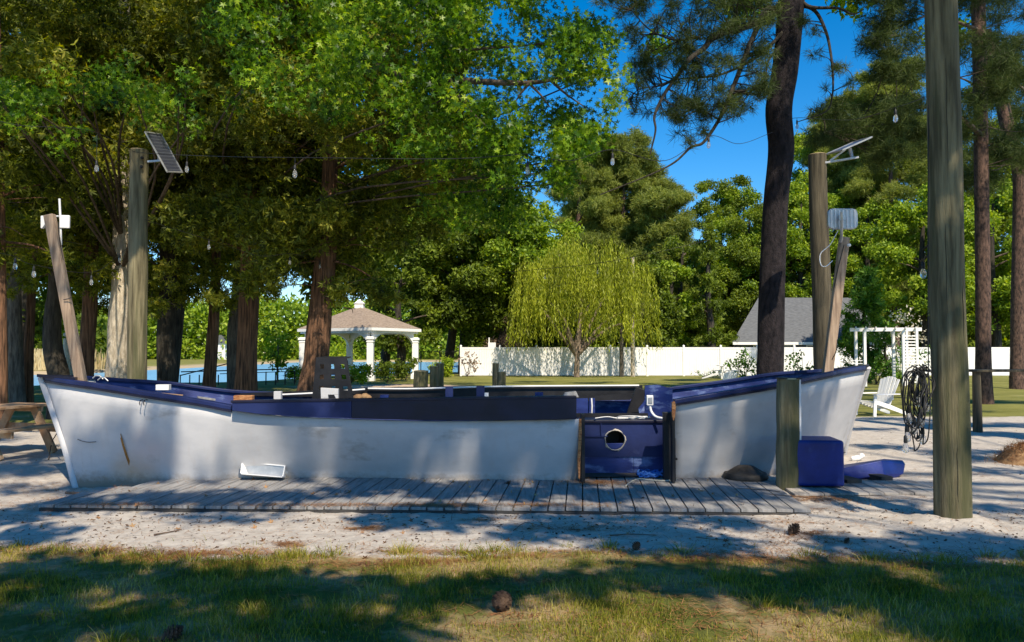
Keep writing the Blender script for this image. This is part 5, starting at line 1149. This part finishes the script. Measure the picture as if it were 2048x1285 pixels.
# -- right hand pines
def pinetree(label, tr, d, areas, bark='bark_pine', limbs_=(), high=30, hx=0, tsize=.24):
    t = thing('pine_tree', label, 'tree', (XP(tr[0][0], d), d, 0)); b = MB(); tq = trunk_tube(b, px_trunk(tr, d), 14, .06); b.build('trunk', M[bark], t)
    b = MB(); en = list(tq[len(tq) // 2:])
    for pts_, r0, r1 in limbs_: en += limbpx(b, pts_, r0, r1)
    pc = []
    for (n, x0, x1, y0, y1, d0, d1, r) in areas:
        for k in range(n): pc.append((np.array(P(rng.uniform(x0, x1), rng.uniform(y0, y1), rng.uniform(d0, d1))), r * rng.uniform(.7, 1.3)))
    for c, r in pc:
        cv_ = Vector(c); a = min(en, key=lambda p: (p - cv_).length + .8 * max(0, p.z - cv_.z)); limb(b, a, cv_, .02, .006, 0, 4, .1)
    b.build('branches', M['branch'], t); x0 = XP(tr[-1][0], d)
    for k in range(high): pc.append((np.array([x0 + rng.normal() * 2.2, d + rng.normal() * 2.2, P(0, 0, d).z + rng.uniform(.3, 5)]), rng.uniform(.7, 1.2)))
    C = np.concatenate([ball(c, r, int(260 * r ** 1.5), .7) for c, r in pc]); v, f = scatter(C, tsize, 'tuft', .1); fastmesh('crown', v, f, M['pine'], t); return t
pinetree('slender straight pine directly right of the near wooden pole', [(1969, 805, 34), (1967, 700, 28), (1965, 500, 27), (1962, 250, 26), (1956, 0, 26), (1950, -250, 20)], 23.5,
         [(20, 1710, 1860, -20, 110, 19, 23, .42), (11, 1750, 1850, 100, 160, 19, 22, .36), (20, 1630, 1850, 215, 285, 18, 22, .38), (18, 1740, 1860, 200, 320, 18, 22, .42), (18, 1900, 2060, -20, 200, 20, 25, .5), (16, 1920, 2060, 180, 330, 22, 26, .5)],
         limbs_=[([(1957, 60, 23.5), (1900, 40, 22), (1860, 30, 21), (1790, 60, 20.5), (1740, 80, 20)], .06, .012), ([(1962, 180, 23.5), (1930, 160, 22.8), (1890, 150, 22)], .05, .012), ([(1963, 270, 23.5), (1910, 230, 22), (1840, 215, 21), (1740, 235, 20), (1650, 265, 19)], .08, .012)])
pinetree('crooked sunlit pine with a bent trunk at the right picture edge', [(2034, 745, 26), (2036, 600, 25), (2040, 420, 26), (2038, 330, 28), (2018, 270, 26), (1998, 180, 24), (1985, 130, 22), (1975, 60, 14)], 33,
         [(24, 1960, 2060, 60, 320, 30, 35, .7), (10, 1900, 2000, 300, 380, 31, 35, .6)], limbs_=[([(2010, 210, 33), (1990, 140, 32), (2030, 100, 32), (2060, 60, 31)], .08, .03), ([(1985, 70, 33), (2020, 150, 32.5), (2060, 190, 32)], .09, .05), ([(2030, 300, 33), (1995, 340, 32.5), (1960, 330, 32)], .06, .02)], high=10, tsize=.3)
# -- background belt of trees
BG = [
 ('pine_tree', 'dense pine crown filling between the willow top and the sweetgum edge', 1200, 80, 300, 5.6, 'pine', 50, 5.0),
 ('pine_tree', 'olive pine crown behind the right side of the willow', 1305, 78, 330, 4.6, 'pine', 46, 4.0),
 ('oak_tree', 'tall leafy crown behind the dark right pole', 1640, 88, 255, 5.5, 'leaf', 44, 5.0),
 ('oak_tree', 'tall dim crown behind the near right pole', 1860, 84, 200, 6.0, 'dark', 44, 5.0),
 ('oak_tree', 'tall dim crown behind the slender pine', 1960, 86, 170, 6.0, 'dark', 44, 5.0),
 ('pine_tree', 'high pine crown left of the rounded white antenna panel', 1725, 80, 190, 5.0, 'pine', 46, 6.0),
 ('oak_tree', 'mid green crown directly left of the tall pine trunk at eye level', 1500, 80, 400, 4.4, 'dark', 40, 2.0),
 ('oak_tree', 'mid green crown right of the tall pine trunk', 1585, 80, 400, 3.4, 'leaf', 34, 3.0),
 ('pine_tree', 'tall spreading pine above the left side of the willow', 1160, 72, 262, 4.6, 'pine', 44, 5.0),
 ('pine_tree', 'tall pine above the middle of the willow against the sky', 1250, 74, 268, 4.6, 'pine', 46, 5.0),
 ('pine_tree', 'broad pine left of the low notch of blue sky', 1330, 70, 385, 3.8, 'pine', 44, 4.0),
 ('oak_tree', 'dark leafy crown peak right of the blue sky notch', 1445, 86, 322, 3.9, 'dark', 36, 5.0),
 ('oak_tree', 'yellow-green tree crown left of the tall dark pine trunk', 1490, 84, 352, 4.0, 'leaf', 42, 3.5),
 ('oak_tree', 'light green crown between the tall pine and the dark right pole', 1605, 78, 350, 4.0, 'leaf', 40, 4.5),
 ('oak_tree', 'broad pale green crown behind the edge-on solar panel', 1680, 82, 205, 5.4, 'pine', 46, 5.0),
 ('pine_tree', 'tall dark pine crown left of the near right pole', 1790, 76, 130, 5.5, 'pine', 50, 5.0),
 ('oak_tree', 'lower dark green crown right of the willow', 1365, 64, 470, 3.4, 'dark', 34, 2.0),
 ('cedar_tree', 'dark olive cedar standing behind the fence right of the willow', 1420, 60, 450, 1.9, 'cedar', 46, .8),
 ('oak_tree', 'yellow-green lower crown directly right of the willow top', 1345, 62, 520, 2.4, 'leaf', 26, 2.2),
 ('oak_tree', 'bright green crown above the left end of the house roof', 1500, 80, 450, 3.3, 'leaf', 36, 4.5),
 ('oak_tree', 'dark crown above the house roof between the trunks', 1590, 82, 480, 3.4, 'dark', 34, 5.0),
 ('oak_tree', 'bright leafy tree behind the rounded white antenna panel', 1740, 77, 350, 4.2, 'leaf', 50, 3.5),
 ('oak_tree', 'bright tree showing between the near pole and the slender pine', 1850, 58, 380, 3.6, 'leaf', 44, 2.8),
 ('oak_tree', 'sunny green crown right of the slender pine', 1990, 56, 370, 3.8, 'leaf', 46, 3.0),
 ('oak_tree', 'dark tree filling the right edge below the crooked pine', 2060, 62, 330, 4.6, 'dark', 42, 2.0),
 ('oak_tree', 'shaded understorey tree left of the arbor', 1660, 80, 560, 2.6, 'dark', 30, 1.0),
 ('oak_tree', 'shaded understorey tree right of the arbor', 1900, 60, 520, 3.2, 'dark', 34, .8),
 ('oak_tree', 'green tree behind the top of the willow', 1130, 66, 470, 3.6, 'dark', 30, 3.0),
 ('oak_tree', 'dark tree low behind the right flank of the willow', 1290, 60, 520, 3.0, 'dark', 36, .8),
 ('oak_tree', 'green tree behind the left end of the white fence', 1005, 58, 430, 3.8, 'leaf', 46, 1.0),
 ('oak_tree', 'dark tree behind the middle of the white fence under the willow', 1120, 58, 600, 3.4, 'dark', 36, .6),
 ('oak_tree', 'shaded tree behind the fence left of the house', 1470, 86, 560, 3.2, 'dark', 40, .6),
]
for (nm, lab, px_, d, tp_, wd, kd, n, low) in BG:
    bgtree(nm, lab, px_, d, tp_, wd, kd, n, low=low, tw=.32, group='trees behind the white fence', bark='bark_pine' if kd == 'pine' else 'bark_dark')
bgtree('arborvitae', 'conical bright evergreen behind the white arbor', 1733, 39, 545, 1.75, 'arbor', 60, low=.4, tw=.1, size=.34, per=120)
bgtree('arborvitae', 'low spreading evergreen right under the arbor beam', 1775, 38, 650, 1.0, 'arbor', 24, low=.2, tw=.08, size=.3, per=140)
# far-off wood closing the view, both sides of the water
def wood(name, label, x0, x1, y0, y1, z0, z1, n, size, seed, test=None, m='far_dark'):
    x = rng.uniform(x0, x1, n); y = rng.uniform(y0, y1, n); top = z1 * (.55 + .45 * vnoise(x, x * 0, .09, seed)) * (.8 + .2 * vnoise(x, x * 0, .5, seed + 1)); z = z0 + (top - z0) * rng.random(n)
    v, f = scatter(np.stack([x, y, z], -1), size, 'leaf', .2); tag(fastmesh(name, v, f, M[m], loc=((x0 + x1) / 2, y0, 0)), label, 'woods', kind='stuff')
wood('woods', 'dense shaded wood closing the view behind the fence', -5, 100, 92, 100, -.2, 17, 110000, .8, 3)
wood('woods', 'wooded far shore across the water', -150, 8, 150, 165, -.2, 17, 90000, .9, 5, m='far_leaf')
wood('woods', 'bushes on the far left bank', -90, -40, 76, 84, -.2, 9, 7000, .9, 9)
# -- willow
wd_ = 47.5; wl = thing('willow_tree', 'yellow-green weeping willow in front of the white fence', 'tree', (XP(1153, wd_), wd_, 0))
b = MB(); trunk_tube(b, px_trunk([(1153, 748, 12), (1154, 715, 10), (1152, 690, 9), (1160, 640, 7), (1165, 570, 5)], wd_), 10); tl = V(XP(1153, wd_), wd_, P(0, 712, wd_).z)
for (x, y) in ((1125, 650), (1095, 600), (1190, 590), (1230, 570), (1060, 590), (1150, 540), (1255, 620), (1280, 640)): limb(b, tl, P(x, y, wd_ + random.uniform(-2, 2)), .13, .03, .12, 6)
b.build('trunk', mat('willow_bark', (.10, .075, .055), (.28, .22, .16), 6, .9, .5), wl)
st = []; dr = []
cxw = XP(1158, wd_); 
for k in range(1050):
    a = rng.uniform(0, 6.28); r = rng.random() ** .55 * 4.45; x = cxw + math.cos(a) * r + .2; y = wd_ + math.sin(a) * r * .75
    ztop = P(0, 487, wd_).z - (r / 4.45) ** 2.2 * 2.3 + rng.normal() * .30 + .45 * math.sin(a * 3 + 1) * (r / 4.4) + .35 * math.sin(x * 2.3) + .3 * math.sin(y * 2.9)
    if r < 2.6 and rng.random() < .35: zend = ztop - rng.uniform(.5, 2.5)
    else: zend = max(2.0 - .7 * (r > 3) + rng.random() * 1.2, ztop - rng.uniform(2.0, 5.5))
    zend = max(zend, 1.35 + 1.3 * rng.random()); n = max(3, int((ztop - zend) / .13)); z = np.linspace(ztop, zend, n); sw = rng.normal() * .12
    st.append(np.stack([x + .10 * np.sin(z * 1.3 + k) + sw * (ztop - z) * .3 + (x - cxw) * .03 * (ztop - z), np.full(n, y) + .05 * np.cos(z * 2 + k), z], -1))
C = np.concatenate(st); n = len(C); dirs = np.stack([rng.normal(size=n) * .25, rng.normal(size=n) * .25, -np.ones(n)], -1)
v, f = scatter(C, .24, 'leaf', 0, .3, dirs=dirs * 1.6); q4 = v.reshape(-1, 4, 3); mid = (q4[:, 0] + q4[:, 2]) / 2; q4[:, 1] = mid + (q4[:, 1] - mid) * .42; q4[:, 3] = mid + (q4[:, 3] - mid) * .42
fastmesh('crown', q4.reshape(-1, 3), f, M['willow'], wl)
# bare brown tree at its left
ct = thing('bare_tree', 'leafless brown twiggy tree at the left side of the willow', 'tree', (XP(1026, 52.5), 52.5, 0)); b = MB(); trunk_tube(b, [(V(XP(1026, 52.5), 52.5, -.1), .12), (V(XP(1026, 52.5), 52.5, 3), .06), (V(XP(1026, 52.5), 52.5, 5.4), .02)], 8); b.build('trunk', M['branch'], ct)
cc_ = []
for k in range(60):
    t_ = rng.random(); z = 1.6 + 4.6 * t_; rr = 1.5 * (1 - t_ ** 1.5) * rng.uniform(.2, 1); a = rng.uniform(0, 6.28); cc_.append((np.array([XP(1020, 45.5) + math.cos(a) * rr, 52.5 + math.sin(a) * rr, z]), .4))
pts = np.concatenate([ball(c, r, 26) for c, r in cc_]); v, f = scatter(pts, .35, 'tuftfar', .1); v = v; fastmesh('crown', v, f, M['twig_brown'], ct)
# -- shrubs
def shrub(name, label, px_, d, w, h, m='shrub', n=12, size=.13, per=900, group=None, kind='leaf'):
    g = V(XP(px_, d), d, 0); t = thing(name, label, 'shrub', tuple(g), group); b = MB()
    for k in range(5): a = k * 1.3; b.tube([g, g + V(math.cos(a) * w * .3, math.sin(a) * w * .2, h * .7)], [.02, .008], 5)
    b.build('stems', M['branch'], t); crown('foliage', rclumps(n, (g.x, g.y, h * .5), (w * .5, w * .4, h * .42), min(w, h) * .26), per, size, kind, M[m], t, .1)
    return t
shrub('shrub', 'round yellow-green shrub directly right of the large cedar trunk', 702, 37.5, 1.0, .95)
shrub('shrub', 'bright round yellow-green shrub in front of the front pavilion column', 722, 37, 1.4, 1.1)
shrub('shrub', 'yellow-green shrub left of the large cedar trunk', 592, 40, 1.0, 1.0)
shrub('shrub', 'tiny pale shrub in front of the dark hedge', 775, 39, .6, .4, n=6)
shrub('hedge', 'dark clipped hedge inside the pavilion bay, left part', 775, 42, 2.0, 1.15, 'far_dark', 18, .14)
shrub('hedge', 'dark hedge beside the right pavilion column', 812, 42.5, 1.3, 1.3, 'far_dark', 14, .14)
shrub('shrub', 'orange-green shrub beside the chain link fence', 885, 48, 1.6, 1.5, 'shrub', 12, .16)
shrub('shrub', 'thin twiggy shrub at the left corner of the white fence', 935, 48.5, 1.5, 1.6, 'twig_brown', 12, .2, 60)
shrub('shrub', 'wide low green hedge in front of the white fence', 1407, 47, 2.1, .55, 'arbor', 16, .14, 380)
shrub('shrub', 'rhododendron with dark green leaves left of the tall pine trunk', 1487, 44, 1.9, 1.75, 'arbor', 16, .2, 110)
shrub('shrub', 'rhododendron between the tall pine trunk and the dark pole', 1604, 44, 1.9, 1.6, 'arbor', 15, .2, 110)
shrub('shrub', 'low green shrub at the foot of the arbor', 1752, 37, 1.1, 1.1, 'arbor', 10, .16, 260)
shrub('flowering_shrub', 'cream flowering bush above the arbor beam', 1800, 40, 2.4, 3.9, 'blossom', 26, .15, 60)
shrub('shrub', 'green bush right of the arbor near the white fence', 1870, 47, 2.2, 2.0, 'arbor', 16, .2, 160)
shrub('shrub', 'pale grasses and bushes behind the left trunks at the waterside', 640, 50, 2.2, 2.2, 'shrub', 14, .2, 120)
shrub('shrub', 'leafy bush seen through the pavilion', 690, 52, 2.4, 2.6, 'shrub', 16, .2, 110)

# -- unseen trees behind and above the camera; crown clumps placed to cast the shade
hx_, hy_ = S.x / S.z, S.y / S.z
def over(pt, h, r): return (np.array([pt.x + hx_ * (h - pt.z), pt.y + hy_ * (h - pt.z), h]), r)
sc_ = []
def sg(px_, py_, h, r): sc_.append(over(G(px_, py_), h, r))
for (x, y) in [(60, 1140), (180, 1150), (310, 1160), (420, 1168), (560, 1175), (700, 1182), (850, 1184), (1000, 1178), (1150, 1166), (1300, 1150), (1420, 1160), (1540, 1172), (1650, 1185), (1760, 1195), (1880, 1205), (2000, 1215), (1900, 1130), (1990, 1150), (1700, 1150), (2040, 1180),
               (250, 1240), (380, 1250), (520, 1255), (640, 1262), (760, 1275), (100, 1200), (1900, 1260), (2000, 1275), (60, 1260)]: sg(x, y, rng.uniform(6, 9), rng.uniform(.28, .42))
for (x, y) in [(1050, 1065), (1130, 1050), (1220, 1065), (1320, 1055), (1400, 1085), (1260, 1085), (60, 1070), (20, 1030), (1960, 1090), (2020, 1095), (1880, 1085), (1450, 1040), (900, 1035), (780, 1035), (1720, 1095)]: sg(x, y, rng.uniform(7, 10), rng.uniform(.3, .45))
for (x, y) in [(120, 1000), (700, 985), (790, 975), (880, 990), (960, 975), (1040, 990), (1130, 980), (1210, 995), (1300, 985), (1390, 995), (1480, 990), (560, 1000), (420, 1000), (300, 1000)]: sg(x, y, rng.uniform(7, 10), rng.uniform(.36, .46))
for (x, y, r) in [(728, 865, .26), (780, 865, .28), (735, 910, .28), (795, 910, .26), (755, 940, .26), (800, 870, .2), (775, 950, .2), (612, 850, .12), (612, 880, .12), (608, 910, .12), (612, 930, .12), (150, 860, .3), (180, 920, .3), (210, 850, .25), (1010, 900, .12), (1080, 870, .14), (1000, 860, .1), (1100, 910, .12),
                  (1160, 870, .2), (1240, 870, .22), (1290, 880, .22), (1640, 850, .12), (900, 815, .3), (1000, 815, .3), (1090, 815, .3), (800, 815, .25), (1240, 810, .3), (1650, 930, .3), (1740, 940, .3)]:
    sc_.append(over(P(x, y, 9.2 if x < 1600 else 9.4), rng.uniform(14, 18), r))
for (x, y, rr) in [(1905, 150, .22), (1880, 330, .2), (1900, 620, .15), (1900, 480, .2), (280, 420, .25), (275, 380, .2), (270, 470, .25), (1890, 240, .2)]:
    sc_.append(over(P(x, y, 7.2 if x > 1000 else 12.6), rng.uniform(9, 12), rr))
def streak(px_, py_, wpx, hpx, h):
    g = G(px_, py_); g2 = G(px_, py_ + hpx); sc_.append(over(g, h, (wpx / F * g.y / 2, max(.1, abs(g.y - g2.y) / 2), .5)))
for (x, y, w, hh) in [(1780, 838, 180, 5), (1730, 858, 150, 5), (1760, 893, 160, 8), (1980, 868, 220, 8), (2000, 905, 180, 8), (1980, 940, 160, 6), (1960, 1015, 180, 5), (1800, 1010, 80, 4), (60, 935, 150, 6), (40, 965, 190, 8), (60, 895, 120, 4), (130, 1010, 260, 6), (60, 860, 150, 6),
                      (1200, 1030, 500, 8), (900, 1025, 260, 4), (450, 1030, 300, 4)]: streak(x, y, w, hh, rng.uniform(8, 12))
for (x, y, r_) in [(150, 800, .16), (140, 860, .26), (200, 900, .3), (250, 870, .28), (300, 860, .25), (160, 940, .26), (230, 820, .2), (300, 930, .2), (1000, 880, .18), (1010, 930, .2), (1020, 860, .15), (1100, 860, .2), (1120, 900, .2), (1110, 945, .16), (850, 930, .12), (420, 940, .15),
                   (1660, 800, .12), (1640, 840, .14), (1690, 820, .12), (1460, 880, .08), (330, 800, .12), (580, 815, .15), (700, 810, .2), (900, 812, .3), (1060, 812, .3), (760, 812, .3)]: sc_.append(over(P(x, y, 9.2 if x < 1500 else 10), rng.uniform(14, 18), r_))
scR = []; scL = []
for k in range(46):
    x = rng.uniform(-16, 16); y = 19 + 24 * rng.random(); 
    c_s = over(V(x, y, 0), rng.uniform(14, 21), (rng.uniform(1.2, 3.5), rng.uniform(.35, .9), .7))
    if abs(x) < y * .66 and c_s[0][2] > 3.6 + .47 * (c_s[0][1] + 1): (scR if x > 0 else scL).append(c_s)
for k in range(150):
    x = rng.uniform(-15, 15); y = 10.6 + 34 * rng.random() ** 1.3; w = y * .68
    if abs(x) > w: continue
    (scR if x > 0 else scL).append(over(V(x, y, 0), rng.uniform(13, 19), rng.uniform(.35, .8) * (1 + y * .015)))
gt = V(12.5, -6.5, 0)
t = thing('sweetgum_tree', 'tall unseen sweetgum behind the viewer, its crown shaped to shade the foreground', 'tree', tuple(gt)); b = MB(); q = trunk_tube(b, [(gt + V(0, 0, -.2), .45), (gt + V(.05, .1, 4), .36), (gt + V(-.1, .5, 9), .3), (gt + V(-.6, 1.5, 15), .1), (gt + V(-.6, 2, 20), .04)], 12); b.build('trunk', M['bark_grey'], t)
b = MB()
for c, r in sc_:
    a = min(q, key=lambda p: abs(p.z - (c[2] - .1 * math.hypot(c[0] - p.x, c[1] - p.y))))
    if c[0] > 4: limb(b, a, c, .05, .01, .03, 5)
b.build('branches', M['branch'], t); crown('crown', [(c, r if hasattr(r, '__len__') else r * 1.15) for c, r in sc_], 1300, .19, 'leaf', M['gum'], t, .3)

for (nm, lab, gt, cl2) in (('pine_tree', 'tall unseen pine right of the view, its high crown shaped to shade the sand', V(12.5, 6, 0), scR), ('oak_tree', 'tall unseen oak left of the view, its high crown shaped to shade the lawn', V(-13.5, 6, 0), scL)):  # unseen side trees carrying the clumps set where shade should fall
    t = thing(nm, lab, 'tree', tuple(gt)); b = MB(); q = trunk_tube(b, [(gt + V(0, 0, -.2), .36), (gt + V(.1, .3, 6), .3), (gt + V(-.2, .6, 12), .22), (gt + V(0, 1, 19), .06)], 12); b.build('trunk', M['bark_pine'], t)
    b = MB()
    for c, r in cl2[:12]: limb(b, min(q, key=lambda p: abs(p.z - c[2] + 1)), c, .06, .01, .02, 5)
    b.build('branches', M['branch'], t); crown('crown', cl2, 420, .24, 'leaf', M['gum'], t, .3)
